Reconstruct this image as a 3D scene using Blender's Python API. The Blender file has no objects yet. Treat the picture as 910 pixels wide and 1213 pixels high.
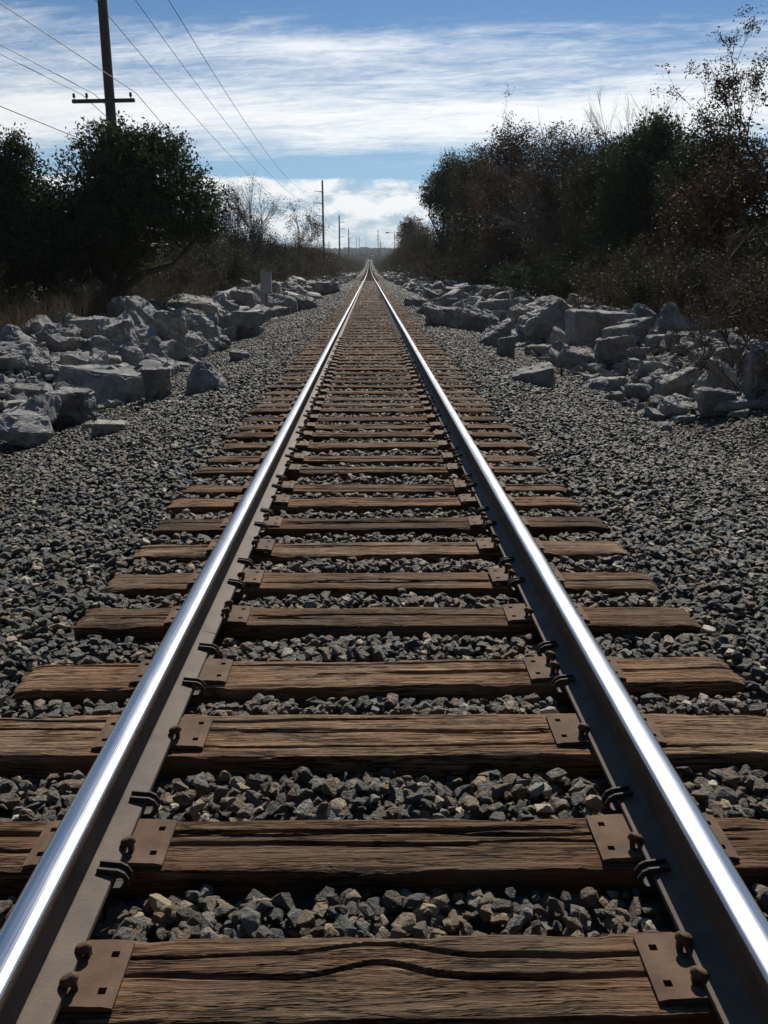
import bpy, bmesh, math, random, re
import numpy as np
from mathutils import Vector, Matrix, Euler

C = bpy.context.scene.collection
R = math.radians
PI = math.pi
random.seed(7)
RNG = np.random.default_rng(11)
SC = bpy.context.scene

# ------------------------------------------------------------------ camera
cam_d = bpy.data.cameras.new('camera')
cam = bpy.data.objects.new('camera', cam_d)
C.objects.link(cam)
cam.location = (-0.03, 0, 1.49)
cam.rotation_euler = (R(90 - 15.75), 0, R(-0.95))
cam_d.sensor_fit = 'VERTICAL'
cam_d.sensor_height = 24.0
cam_d.lens = 24.0 * 1016 / 1213
cam_d.clip_start = 0.05
cam_d.clip_end = 20000
SC.camera = cam

# ------------------------------------------------------------------ sun, sky, exposure
SUN_EL, SUN_AZ = 41.0, 9.5          # degrees; azimuth clockwise from the track direction (+y)
sun_d = bpy.data.lights.new('sun', 'SUN')
sun_d.energy = 5.0
sun_d.angle = R(0.53)
sun_d.color = (1.0, 0.92, 0.80)
sun = bpy.data.objects.new('sun', sun_d)
C.objects.link(sun)
sv = Vector((math.sin(R(SUN_AZ)) * math.cos(R(SUN_EL)), math.cos(R(SUN_AZ)) * math.cos(R(SUN_EL)), math.sin(R(SUN_EL))))
sun.rotation_euler = sv.to_track_quat('Z', 'Y').to_euler()
sun.location = sv * 60

SC.view_settings.view_transform = 'Standard'
SC.view_settings.look = 'None'
SC.view_settings.exposure = 0.12
SC.view_settings.gamma = 1.0


class NT:
    """small helper for building node trees"""
    def __init__(s, tree):
        s.t = tree
        s.t.nodes.clear()

    def n(s, typ, **kw):
        nd = s.t.nodes.new(typ)
        for k, v in kw.items():
            if k == 'ins':
                for i, val in v.items():
                    if hasattr(val, 'is_output'):
                        s.t.links.new(val, nd.inputs[i])
                    else:
                        nd.inputs[i].default_value = val
            else:
                setattr(nd, k, v)
        return nd

    def math(s, op, a, b=None, c=None, clamp=False):
        nd = s.n('ShaderNodeMath', operation=op, use_clamp=clamp)
        for i, v in enumerate((a, b, c)):
            if v is None:
                continue
            if hasattr(v, 'is_output'):
                s.t.links.new(v, nd.inputs[i])
            else:
                nd.inputs[i].default_value = v
        return nd.outputs[0]

    def mix(s, fac, a, b, mode='MIX'):
        nd = s.n('ShaderNodeMix', data_type='RGBA', blend_type=mode)
        for sock, v in ((nd.inputs[0], fac), (nd.inputs[6], a), (nd.inputs[7], b)):
            if hasattr(v, 'is_output'):
                s.t.links.new(v, sock)
            else:
                sock.default_value = v if not isinstance(v, tuple) or len(v) == 4 else (*v, 1)
        return nd.outputs[2]

    def noise(s, vec, scale, detail=4, rough=0.55, dist=0.0):
        nd = s.n('ShaderNodeTexNoise', ins={'Scale': scale, 'Detail': detail, 'Roughness': rough, 'Distortion': dist})
        if vec is not None:
            s.t.links.new(vec, nd.inputs['Vector'])
        return nd.outputs[0]

    def ramp(s, fac, stops, interp='LINEAR'):
        nd = s.n('ShaderNodeValToRGB')
        cr = nd.color_ramp
        cr.interpolation = interp
        while len(cr.elements) < len(stops):
            cr.elements.new(0.5)
        for e, (p, c) in zip(cr.elements, stops):
            e.position = p
            e.color = (c, c, c, 1) if not isinstance(c, tuple) else (*c, 1)
        s.t.links.new(fac, nd.inputs[0])
        return nd.outputs[0]

    def xyz(s, x, y, z=0.0):
        nd = s.n('ShaderNodeCombineXYZ')
        for i, v in enumerate((x, y, z)):
            if hasattr(v, 'is_output'):
                s.t.links.new(v, nd.inputs[i])
            else:
                nd.inputs[i].default_value = v
        return nd.outputs[0]

    def sep(s, v):
        nd = s.n('ShaderNodeSeparateXYZ')
        s.t.links.new(v, nd.inputs[0])
        return nd.outputs

    def link(s, a, b):
        s.t.links.new(a, b)


world = bpy.data.worlds.new('World')
SC.world = world
world.use_nodes = True


def build_sky():
    T = NT(world.node_tree)
    sky = T.n('ShaderNodeTexSky', sky_type='NISHITA', sun_disc=False)
    sky.sun_elevation = R(SUN_EL)
    sky.sun_rotation = R(SUN_AZ)
    sky.altitude = 200
    sky.air_density = 1.0
    sky.dust_density = 0.35
    sky.ozone_density = 2.5
    d = T.n('ShaderNodeTexCoord').outputs['Generated']
    x, y, z = T.sep(d)
    zc = T.math('MAXIMUM', z, 0.0)
    # high cirrus: a plane of cloud far overhead, drawn out into streaks across the view
    k = T.math('DIVIDE', 1.0, T.math('ADD', zc, 0.10))
    px = T.math('MULTIPLY', x, k)
    py = T.math('MULTIPLY', y, k)
    tilt = T.math('ADD', py, T.math('MULTIPLY', px, 0.10))
    q1 = T.xyz(T.math('MULTIPLY', px, 0.75), T.math('MULTIPLY', tilt, 2.1), 3.1)
    q2 = T.xyz(T.math('MULTIPLY', px, 2.4), T.math('MULTIPLY', tilt, 7.2), 8.7)
    q3 = T.xyz(T.math('MULTIPLY', px, 11.0), T.math('MULTIPLY', T.math('ADD', py, T.math('MULTIPLY', px, 0.25)), 21.0), 1.3)
    n1 = T.noise(q1, 1.0, 5, 0.55, 0.5)
    n2 = T.noise(q2, 1.0, 8, 0.66, 1.1)
    n3 = T.noise(q3, 1.0, 8, 0.66, 0.9)
    streak = T.math('ADD', T.math('MULTIPLY', n1, 0.46), T.math('ADD', T.math('MULTIPLY', n2, 0.36), T.math('MULTIPLY', n3, 0.18)))
    wob = T.noise(T.xyz(T.math('MULTIPLY', px, 0.9), T.math('MULTIPLY', py, 0.5), 2.2), 1.0, 4)
    cover = T.ramp(T.math('ADD', z, T.math('MULTIPLY', T.math('SUBTRACT', wob, 0.5), 0.05)), [(0.0, 0.05), (0.092, 0.16), (0.112, 0.34), (0.132, 0.66), (0.150, 0.84), (0.170, 0.72), (0.20, 0.56), (0.232, 0.48), (0.252, 0.22), (0.30, 0.17), (0.45, 0.17), (1.0, 0.15)])
    cir = T.math('ADD', streak, T.math('MULTIPLY', T.math('SUBTRACT', cover, 0.5), 0.62))
    cir = T.n('ShaderNodeMapRange', interpolation_type='SMOOTHSTEP', ins={0: cir, 1: 0.40, 2: 0.76, 3: 0.0, 4: 1.0}).outputs[0]
    # low bank of cumulus standing above the horizon
    az = T.math('ARCTAN2', x, y)

    def cum(dz):
        zz = T.math('ADD', z, dz)
        v = T.xyz(T.math('MULTIPLY', az, 7.0), T.math('MULTIPLY', zz, 15.0), 5.6)
        a = T.noise(v, 1.0, 2, 0.5)
        b = T.noise(v, 2.9, 6, 0.6)
        return T.math('ADD', T.math('MULTIPLY', a, 0.62), T.math('MULTIPLY', b, 0.38))
    c0 = cum(0.0)
    c1 = cum(0.011)
    prof = T.ramp(z, [(0.0, 0.54), (0.015, 0.55), (0.04, 0.67), (0.078, 0.68), (0.094, 0.53), (0.108, 0.2), (0.13, 0.0), (1.0, 0.0)])
    cc = T.math('ADD', c0, T.math('SUBTRACT', prof, 0.5))
    cmask = T.n('ShaderNodeMapRange', interpolation_type='SMOOTHSTEP', ins={0: cc, 1: 0.47, 2: 0.60, 3: 0.0, 4: 1.0}).outputs[0]
    lit = T.n('ShaderNodeMapRange', interpolation_type='SMOOTHSTEP', ins={0: T.math('SUBTRACT', c0, c1), 1: -0.06, 2: 0.05, 3: 0.0, 4: 1.0}).outputs[0]
    base = T.n('ShaderNodeVectorMath', operation='MULTIPLY', ins={0: sky.outputs[0]})
    base.inputs[1].default_value = SKY_TINT
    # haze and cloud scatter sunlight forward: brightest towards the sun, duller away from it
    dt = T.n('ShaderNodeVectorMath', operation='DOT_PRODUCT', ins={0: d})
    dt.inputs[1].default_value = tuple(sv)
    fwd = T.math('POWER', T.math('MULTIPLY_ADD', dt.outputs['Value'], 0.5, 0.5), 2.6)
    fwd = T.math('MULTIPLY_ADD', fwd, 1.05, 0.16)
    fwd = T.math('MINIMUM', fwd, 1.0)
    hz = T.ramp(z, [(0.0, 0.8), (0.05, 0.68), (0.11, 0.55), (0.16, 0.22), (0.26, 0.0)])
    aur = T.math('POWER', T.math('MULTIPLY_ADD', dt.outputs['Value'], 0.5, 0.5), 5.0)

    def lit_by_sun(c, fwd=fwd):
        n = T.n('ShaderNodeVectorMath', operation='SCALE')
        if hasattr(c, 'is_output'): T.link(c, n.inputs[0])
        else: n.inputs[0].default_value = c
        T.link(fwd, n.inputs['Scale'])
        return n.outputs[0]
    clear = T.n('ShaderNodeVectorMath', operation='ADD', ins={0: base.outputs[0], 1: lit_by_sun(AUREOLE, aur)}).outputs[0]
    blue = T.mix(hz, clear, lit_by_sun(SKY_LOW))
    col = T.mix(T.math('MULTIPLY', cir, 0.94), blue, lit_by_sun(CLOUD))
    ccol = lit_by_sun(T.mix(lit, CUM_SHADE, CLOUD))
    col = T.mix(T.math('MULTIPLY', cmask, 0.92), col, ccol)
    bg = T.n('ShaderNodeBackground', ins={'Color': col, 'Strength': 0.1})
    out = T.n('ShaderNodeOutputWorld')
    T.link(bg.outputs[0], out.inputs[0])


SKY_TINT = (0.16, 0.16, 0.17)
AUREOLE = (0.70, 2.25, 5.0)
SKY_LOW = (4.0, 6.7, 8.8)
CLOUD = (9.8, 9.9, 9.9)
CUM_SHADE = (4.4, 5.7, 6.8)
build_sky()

# ------------------------------------------------------------------ helpers
def tag(o, label=None, cat=None, group=None, kind=None):
    if label: o['label'] = label
    if cat: o['category'] = cat
    if group: o['group'] = group
    if kind: o['kind'] = kind
    return o


def link(name, me, mat=None, parent=None, loc=None):
    o = bpy.data.objects.new(name, me)
    C.objects.link(o)
    if mat is not None and me is not None and len(me.materials) == 0:
        for m in (mat if isinstance(mat, (list, tuple)) else [mat]):
            me.materials.append(m)
    if parent is not None: o.parent = parent
    if loc is not None: o.location = loc
    return o


def empty(name, loc=(0, 0, 0), rz=0.0):
    o = bpy.data.objects.new(name, None)
    C.objects.link(o)
    o.location = loc
    o.rotation_euler = (0, 0, rz)
    o.empty_display_size = 0.2
    return o


def np_mesh(name, verts, faces, smooth=False):
    """verts (n,3); faces (m,k) array with one face size, or a list of such arrays"""
    if not isinstance(faces, list): faces = [faces]
    me = bpy.data.meshes.new(name)
    verts = np.asarray(verts, np.float32)
    me.vertices.add(len(verts))
    me.vertices.foreach_set('co', verts.ravel())
    loops = np.concatenate([np.asarray(f, np.int32).ravel() for f in faces])
    sizes = np.concatenate([np.full(len(f), np.asarray(f).shape[1], np.int32) for f in faces])
    starts = np.concatenate([[0], np.cumsum(sizes)[:-1]]).astype(np.int32)
    me.loops.add(len(loops))
    me.loops.foreach_set('vertex_index', loops)
    me.polygons.add(len(sizes))
    me.polygons.foreach_set('loop_start', starts)
    if smooth: me.polygons.foreach_set('use_smooth', np.ones(len(sizes), bool))
    me.update(calc_edges=True)
    me.validate()
    return me


def bm_mesh(name, bm, smooth=False, sharp=None):
    me = bpy.data.meshes.new(name)
    bmesh.ops.recalc_face_normals(bm, faces=bm.faces)
    bm.to_mesh(me)
    bm.free()
    if smooth:
        me.polygons.foreach_set('use_smooth', np.ones(len(me.polygons), bool))
    if sharp is not None:
        me.set_sharp_from_angle(angle=R(sharp))
    return me


def grid_faces(nu, nv):
    i = np.arange(nu - 1)[:, None] * nv + np.arange(nv - 1)[None, :]
    i = i.ravel()
    return np.stack([i, i + nv, i + nv + 1, i + 1], 1)


def _hash(ix, iy, s):
    h = (ix * 374761393 + iy * 668265263 + s * 1442695041) & 0x7fffffff
    h = ((h ^ (h >> 13)) * 1274126177) & 0x7fffffff
    return ((h ^ (h >> 16)) & 0xffffff) / float(0xffffff)


def vnoise(x, y, s=0):
    x = np.asarray(x, float); y = np.asarray(y, float)
    ix = np.floor(x).astype(np.int64); iy = np.floor(y).astype(np.int64)
    fx = x - ix; fy = y - iy
    fx = fx * fx * (3 - 2 * fx); fy = fy * fy * (3 - 2 * fy)
    a = _hash(ix, iy, s); b = _hash(ix + 1, iy, s); c = _hash(ix, iy + 1, s); d = _hash(ix + 1, iy + 1, s)
    return (a * (1 - fx) + b * fx) * (1 - fy) + (c * (1 - fx) + d * fx) * fy


def fbm(x, y, s=0, o=4):
    t = 0; a = 0.5; n = 0
    for k in range(o):
        t = t + a * vnoise(x * 2 ** k, y * 2 ** k, s + k); n += a; a *= 0.5
    return t / n


def box_bm(bm, x0, x1, y0, y1, z0, z1):
    vs = [bm.verts.new(p) for p in ((x0, y0, z0), (x1, y0, z0), (x1, y1, z0), (x0, y1, z0), (x0, y0, z1), (x1, y0, z1), (x1, y1, z1), (x0, y1, z1))]
    for f in ((0, 3, 2, 1), (4, 5, 6, 7), (0, 1, 5, 4), (1, 2, 6, 5), (2, 3, 7, 6), (3, 0, 4, 7)):
        bm.faces.new([vs[i] for i in f])
    return vs


def tubes(segs, sides=4):
    """segs: rows (x0,y0,z0,x1,y1,z1,r0,r1) -> verts, quad faces"""
    s = np.asarray(segs, float)
    p0, p1, r0, r1 = s[:, 0:3], s[:, 3:6], s[:, 6], s[:, 7]
    d = p1 - p0
    d /= np.maximum(np.linalg.norm(d, axis=1, keepdims=True), 1e-9)
    ref = np.where(np.abs(d[:, 2:3]) > 0.9, np.array([[1., 0, 0]]), np.array([[0, 0, 1.]]))
    u = np.cross(d, ref); u /= np.linalg.norm(u, axis=1, keepdims=True)
    v = np.cross(d, u)
    a = np.arange(sides) * 2 * PI / sides
    ring = u[:, None, :] * np.cos(a)[None, :, None] + v[:, None, :] * np.sin(a)[None, :, None]
    V = np.concatenate([p0[:, None, :] + ring * r0[:, None, None], p1[:, None, :] + ring * r1[:, None, None]], 1)
    n = len(s)
    k = np.arange(sides); k2 = (k + 1) % sides
    f = np.stack([k, k2, k2 + sides, k + sides], 1)
    Fc = (np.arange(n) * 2 * sides)[:, None, None] + f[None]
    return V.reshape(-1, 3), Fc.reshape(-1, 4)


def zt(y):
    """height of the track over its near level: the line climbs gently beyond 120 m"""
    y = np.asarray(y, float)
    t = np.clip(y - 120, 0, 780)
    return 1.7e-5 * t * t + .0265 * (np.clip(y, 900, 1000) - 900)


BX = [0, 3.3, 3.9, 4.3, 5.2, 6.4, 7.4, 8.8, 12, 60, 5000]
BZ = [-.60, -.50, -.44, -.40, -.06, .16, .02, -.42, -.55, -.6, -.6]


def ground_z(x, y):
    a = np.abs(np.asarray(x, float))
    y = np.asarray(y, float)
    z = np.interp(a, BX, BZ)
    ns = np.clip((y - 7.6) / 2.4, 0, 1)
    z = np.where(a > 4.0, -.43 + (z + .43) * ns, z)      # the mounds begin a few metres ahead
    z = z + (fbm(np.asarray(x) * 0.35, y * 0.35, 5) - 0.5) * 0.25 * np.clip((a - 3.8) / 2, 0, 1)
    far = np.clip((y - 1050) / 750, 0, 1)
    hill = far * far * (3 - 2 * far) * (18 + 12 * fbm(np.asarray(x) / 260, y / 400, 9))
    return z + zt(y) + hill


def bed_z(x, y):
    a = np.abs(np.asarray(x, float))
    z = np.interp(a, [0, 1.33, 1.5, 2.0, 3.7, 4.1], [-.088, -.088, -.050, -.065, -.41, -.53])
    z = z + (fbm(np.asarray(x) * 1.7, np.asarray(y) * 1.7, 3) - 0.5) * 0.07 * np.clip((a - 1.2) / .6, 0.25, 1)
    return z + zt(y)


# ------------------------------------------------------------------ materials
def new_mat(name):
    m = bpy.data.materials.new(name)
    m.use_nodes = True
    T = NT(m.node_tree)
    p = T.n('ShaderNodeBsdfPrincipled')
    o = T.n('ShaderNodeOutputMaterial')
    T.link(p.outputs[0], o.inputs[0])
    return m, T, p, o


def bump(T, p, h, strength, dist):
    b = T.n('ShaderNodeBump', ins={'Strength': strength, 'Distance': dist, 'Height': h})
    T.link(b.outputs[0], p.inputs['Normal'])
    return b


def pos(T):
    return T.n('ShaderNodeNewGeometry').outputs['Position']


def objco(T):
    return T.n('ShaderNodeTexCoord').outputs['Object']


def rnd(T):
    return T.n('ShaderNodeObjectInfo').outputs['Random']


def mat_stone():
    m, T, p, o = new_mat('ballast_stone')
    r = rnd(T)
    base = T.ramp(r, [(0.0, (.034, .038, .036)), (.24, (.072, .078, .072)), (.42, (.046, .051, .047)), (.54, (.115, .12, .108)), (.63, (.13, .090, .052)), (.73, (.22, .165, .10)), (.81, (.085, .050, .030)), (.87, (.20, .205, .185)), (.93, (.38, .30, .19)), (.975, (.58, .52, .40))], 'CONSTANT')
    oc = objco(T)
    n = T.noise(oc, 3.0, 5, 0.6)
    col = T.mix(T.ramp(n, [(.45, .0), (.8, .25)]), base, (.20, .19, .165))
    x, y, z = T.sep(pos(T))
    # rust-brown dust off the wheels and rails settles between and beside the rails
    dust = T.ramp(T.math('MULTIPLY', T.math('ABSOLUTE', x), .4), [(0.0, .55), (.27, .95), (.38, .95), (.6, .25), (.88, 0.05)])
    dsel = T.ramp(T.math('FRACT', T.math('MULTIPLY', r, 29.3)), [(.2, .1), (.9, 1.0)])
    col = T.mix(T.math('MULTIPLY', T.math('MULTIPLY', dust, dsel), T.noise(pos(T), 5.0, 3)), col, (.19, .115, .058))
    # sandy soil worked up among the stones at the outer edges
    sand = T.math('MULTIPLY', T.ramp(T.math('MULTIPLY', T.math('ABSOLUTE', x), .2), [(.44, 0.0), (.72, 1.0)]), T.ramp(T.noise(pos(T), 0.55, 3), [(.48, 0.0), (.62, .75)]))
    sand = T.math('MULTIPLY', sand, T.math('FRACT', T.math('MULTIPLY', r, 17.9)))
    col = T.mix(sand, col, (.27, .215, .145))
    T.link(col, p.inputs['Base Color'])
    p.inputs['Roughness'].default_value = 0.6
    p.inputs['Specular IOR Level'].default_value = 0.5
    bump(T, p, T.noise(oc, 5.0, 6, 0.65), 0.5, 0.25)
    return m


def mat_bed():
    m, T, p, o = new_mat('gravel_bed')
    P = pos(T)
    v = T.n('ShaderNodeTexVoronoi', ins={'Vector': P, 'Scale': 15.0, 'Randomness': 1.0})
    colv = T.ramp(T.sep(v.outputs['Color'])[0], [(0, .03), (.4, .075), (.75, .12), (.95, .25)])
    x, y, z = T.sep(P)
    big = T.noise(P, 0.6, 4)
    col = T.mix(0.35, colv, T.mix(big, (.03, .03, .03), (.07, .066, .058)))  # toned dark so the gaps between stones look like shadow
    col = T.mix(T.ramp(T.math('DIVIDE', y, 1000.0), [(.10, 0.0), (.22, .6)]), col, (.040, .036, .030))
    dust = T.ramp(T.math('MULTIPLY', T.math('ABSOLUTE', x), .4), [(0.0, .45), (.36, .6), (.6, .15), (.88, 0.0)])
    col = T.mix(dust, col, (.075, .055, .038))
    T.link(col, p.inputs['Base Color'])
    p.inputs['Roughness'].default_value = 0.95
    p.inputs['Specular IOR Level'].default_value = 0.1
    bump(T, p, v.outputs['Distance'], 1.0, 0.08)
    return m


def mat_ground():
    m, T, p, o = new_mat('dry_soil')
    P = pos(T)
    n = T.noise(P, 0.8, 6, 0.6)
    n2 = T.noise(P, 9.0, 5, 0.65)
    col = T.mix(n, (.055, .044, .033), (.105, .086, .060))
    col = T.mix(T.math('MULTIPLY', n2, .6), col, (.035, .032, .027))
    x, y, z = T.sep(P)
    woods = T.ramp(T.math('DIVIDE', y, 2000.0), [(.10, 0.0), (.3, 1.0)])
    col = T.mix(woods, col, T.mix(T.noise(P, .03, 4), (.03, .036, .026), (.055, .05, .036)))
    T.link(col, p.inputs['Base Color'])
    p.inputs['Roughness'].default_value = 0.95
    bump(T, p, n2, 0.8, 0.06)
    return m


def mat_wood():
    m, T, p, o = new_mat('weathered_tie_wood')
    oc = T.n('ShaderNodeTexCoord').outputs['Object']
    r = rnd(T)
    off = T.xyz(T.math('MULTIPLY', r, 37.0), T.math('MULTIPLY', r, 11.0), 0)
    q = T.n('ShaderNodeVectorMath', operation='ADD', ins={0: oc, 1: off}).outputs[0]
    x, y, z = T.sep(q)
    warp = T.noise(T.xyz(T.math('MULTIPLY', x, 1.3), T.math('MULTIPLY', y, 3.0), z), 1.0, 2)
    warp2 = T.noise(T.xyz(T.math('MULTIPLY', x, 7.0), T.math('MULTIPLY', y, 12.0), z), 1.0, 2)
    yy = T.math('ADD', y, T.math('ADD', T.math('MULTIPLY', warp, 0.055), T.math('MULTIPLY', warp2, 0.010)))
    g1 = T.noise(T.xyz(T.math('MULTIPLY', x, 2.6), T.math('MULTIPLY', yy, 85.0), T.math('MULTIPLY', z, 70.0)), 1.0, 4, 0.6)
    g2 = T.noise(T.xyz(T.math('MULTIPLY', x, 6.0), T.math('MULTIPLY', yy, 190.0), T.math('MULTIPLY', z, 180.0)), 1.0, 3, 0.6)
    # thin dark checks along the grain: the zero lines of a stretched noise
    ck = T.math('ABSOLUTE', T.math('SUBTRACT', T.noise(T.xyz(T.math('MULTIPLY', x, 3.4), T.math('MULTIPLY', yy, 52.0), T.math('MULTIPLY', z, 40.0)), 1.0, 3, 0.55), .5))
    check = T.ramp(ck, [(0.0, 1.0), (.022, .55), (.05, 0.0)])
    gate = T.ramp(T.noise(T.xyz(T.math('MULTIPLY', x, 2.2), T.math('MULTIPLY', y, 14.0), 4.0), 1.0, 3), [(.40, 0.0), (.56, 1.0)])
    check = T.math('MULTIPLY', check, gate)
    fib = T.noise(T.xyz(T.math('MULTIPLY', x, 22.0), T.math('MULTIPLY', yy, 330.0), T.math('MULTIPLY', z, 200.0)), 1.0, 3, 0.6)
    blot = T.noise(q, 4.5, 5, 0.6)
    col = T.ramp(g1, [(.25, (.044, .027, .017)), (.42, (.135, .078, .045)), (.56, (.24, .155, .094)), (.70, (.46, .35, .24))])
    col = T.mix(T.ramp(g2, [(.36, .62), (.52, 0.0)]), col, (.036, .025, .018))
    col = T.mix(T.ramp(fib, [(.55, 0.0), (.72, .55)]), col, (.46, .38, .28))
    col = T.mix(T.ramp(fib, [(.30, .7), (.42, 0.0)]), col, (.030, .021, .015))
    col = T.mix(T.ramp(blot, [(.48, 0.0), (.74, .60)]), col, (.055, .032, .020))
    grey = T.noise(T.xyz(T.math('MULTIPLY', x, 1.5), T.math('MULTIPLY', y, 9.0), z), 1.0, 3)
    col = T.mix(T.ramp(grey, [(.43, 0.0), (.66, .6)]), col, (.24, .19, .135))
    # each tie is a little redder, greyer, darker than the next
    col = T.mix(T.math('MULTIPLY', T.math('FRACT', T.math('MULTIPLY', r, 7.3)), .34), col, (.19, .090, .046))
    col = T.mix(T.math('MULTIPLY', T.math('FRACT', T.math('MULTIPLY', r, 13.7)), .34), col, (.055, .042, .034))
    tone = T.n('ShaderNodeVectorMath', operation='SCALE', ins={0: col})
    T.link(T.ramp(T.math('FRACT', T.math('MULTIPLY', r, 5.1)), [(0.0, .50), (.5, .82), (1.0, 1.12)]), tone.inputs['Scale'])
    warm = T.n('ShaderNodeVectorMath', operation='MULTIPLY', ins={0: tone.outputs[0]})
    warm.inputs[1].default_value = (1.05, .98, .91)
    col = warm.outputs[0]
    ox = T.sep(oc)[0]
    rust = T.ramp(T.math('ABSOLUTE', T.math('SUBTRACT', T.math('ABSOLUTE', ox), .76)), [(.12, .6), (.40, 0.0)])
    col = T.mix(T.math('MULTIPLY', rust, T.noise(q, 8.0, 4)), col, (.21, .092, .044))
    col = T.mix(T.math('MULTIPLY', check, .85), col, (.014, .010, .008))
    T.link(col, p.inputs['Base Color'])
    p.inputs['Roughness'].default_value = 0.9
    p.inputs['Specular IOR Level'].default_value = 0.15
    h = T.math('SUBTRACT', T.math('ADD', T.math('MULTIPLY', g1, .6), T.math('MULTIPLY', g2, .3)), T.math('SUBTRACT', T.math('MULTIPLY', check, .9), T.math('MULTIPLY', fib, .35)))
    bump(T, p, h, 1.0, 0.012)
    return m


def mat_rust(name, dark, light, rough=0.7, spec=0.4):
    m, T, p, o = new_mat(name)
    P = pos(T)
    n = T.noise(P, 9.0, 6, 0.62)
    n2 = T.noise(P, 120.0, 4, 0.6)
    col = T.mix(T.ramp(n, [(.35, 0.0), (.68, 1.0)]), dark, light)
    col = T.mix(T.ramp(n2, [(.62, 0.0), (.8, .35)]), col, (.28, .21, .15))
    T.link(col, p.inputs['Base Color'])
    p.inputs['Roughness'].default_value = rough
    p.inputs['Specular IOR Level'].default_value = spec
    bump(T, p, T.math('ADD', n2, T.math('MULTIPLY', n, .5)), 0.35, 0.003)
    return m


def mat_polished():
    m, T, p, o = new_mat('polished_rail_head')
    P = pos(T)
    x, y, z = T.sep(P)
    s = T.noise(T.xyz(T.math('MULTIPLY', x, 240.0), T.math('MULTIPLY', y, 1.1), 0), 1.0, 4, 0.6)
    b = T.noise(T.xyz(T.math('MULTIPLY', x, 20.0), T.math('MULTIPLY', y, 4.0), 0), 1.0, 5, 0.6)
    T.link(T.mix(s, (.40, .40, .40), (.55, .545, .535)), p.inputs['Base Color'])
    p.inputs['Metallic'].default_value = 1.0
    T.link(T.ramp(T.math('ADD', T.math('MULTIPLY', s, .6), T.math('MULTIPLY', b, .4)), [(.3, .22), (.7, .33)]), p.inputs['Roughness'])
    bump(T, p, s, 0.12, 0.002)
    return m


def mat_rock():
    m, T, p, o = new_mat('limestone_riprap')
    oc = objco(T)
    r = rnd(T)
    q = T.n('ShaderNodeVectorMath', operation='ADD', ins={0: oc, 1: T.xyz(T.math('MULTIPLY', r, 50.0), T.math('MULTIPLY', r, 23.0), 0)}).outputs[0]
    n = T.noise(q, 2.2, 6, 0.62, 0.3)
    n2 = T.noise(q, 14.0, 6, 0.68)
    col = T.mix(T.ramp(n, [(.34, 0.0), (.66, 1.0)]), (.165, .17, .18), (.54, .53, .50))
    col = T.mix(T.ramp(n2, [(.38, .55), (.56, 0.0)]), col, (.13, .13, .132))
    tan = T.noise(q, 1.1, 3)
    col = T.mix(T.ramp(tan, [(.60, 0.0), (.74, .6)]), col, (.38, .31, .21))
    col = T.mix(T.math('MULTIPLY', T.math('FRACT', T.math('MULTIPLY', r, 9.1)), .45), col, (.22, .22, .222))
    T.link(col, p.inputs['Base Color'])
    p.inputs['Roughness'].default_value = 0.9
    p.inputs['Specular IOR Level'].default_value = 0.3
    bump(T, p, T.math('ADD', T.math('MULTIPLY', n2, .6), T.noise(q, 50.0, 4, .6)), 0.7, 0.045)
    return m


def mat_leaf(name, cols, trans=0.22):
    m = bpy.data.materials.new(name)
    m.use_nodes = True
    T = NT(m.node_tree)
    P = pos(T)
    n = T.noise(P, 1.7, 4, 0.6)
    geo = T.n('ShaderNodeNewGeometry')
    rp = geo.outputs['Random Per Island']
    f = T.math('ADD', T.math('MULTIPLY', n, .5), T.math('MULTIPLY', rp, .5))
    col = T.ramp(f, [(0.22, cols[0]), (.5, cols[1]), (.78, cols[2])])
    d = T.n('ShaderNodeBsdfPrincipled', ins={'Base Color': col, 'Roughness': 0.7, 'Specular IOR Level': 0.06})
    t = T.n('ShaderNodeBsdfTranslucent', ins={'Color': col})
    mx = T.n('ShaderNodeMixShader', ins={0: trans, 1: d.outputs[0], 2: t.outputs[0]})
    o = T.n('ShaderNodeOutputMaterial')
    T.link(mx.outputs[0], o.inputs[0])
    return m


def mat_bark(name, a, b):
    m, T, p, o = new_mat(name)
    P = pos(T)
    x, y, z = T.sep(P)
    n = T.noise(T.xyz(T.math('MULTIPLY', x, 12.0), T.math('MULTIPLY', y, 12.0), T.math('MULTIPLY', z, 2.5)), 1.0, 5, .65)
    T.link(T.mix(n, a, b), p.inputs['Base Color'])
    p.inputs['Roughness'].default_value = 0.9
    bump(T, p, n, 0.8, 0.03)
    return m


def mat_plain(name, col, rough=0.6, metal=0.0):
    m, T, p, o = new_mat(name)
    P = pos(T)
    n = T.noise(P, 6.0, 4)
    T.link(T.mix(T.math('MULTIPLY', n, .5), col, tuple(c * .6 for c in col)), p.inputs['Base Color'])
    p.inputs['Roughness'].default_value = rough
    p.inputs['Metallic'].default_value = metal
    return m


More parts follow.
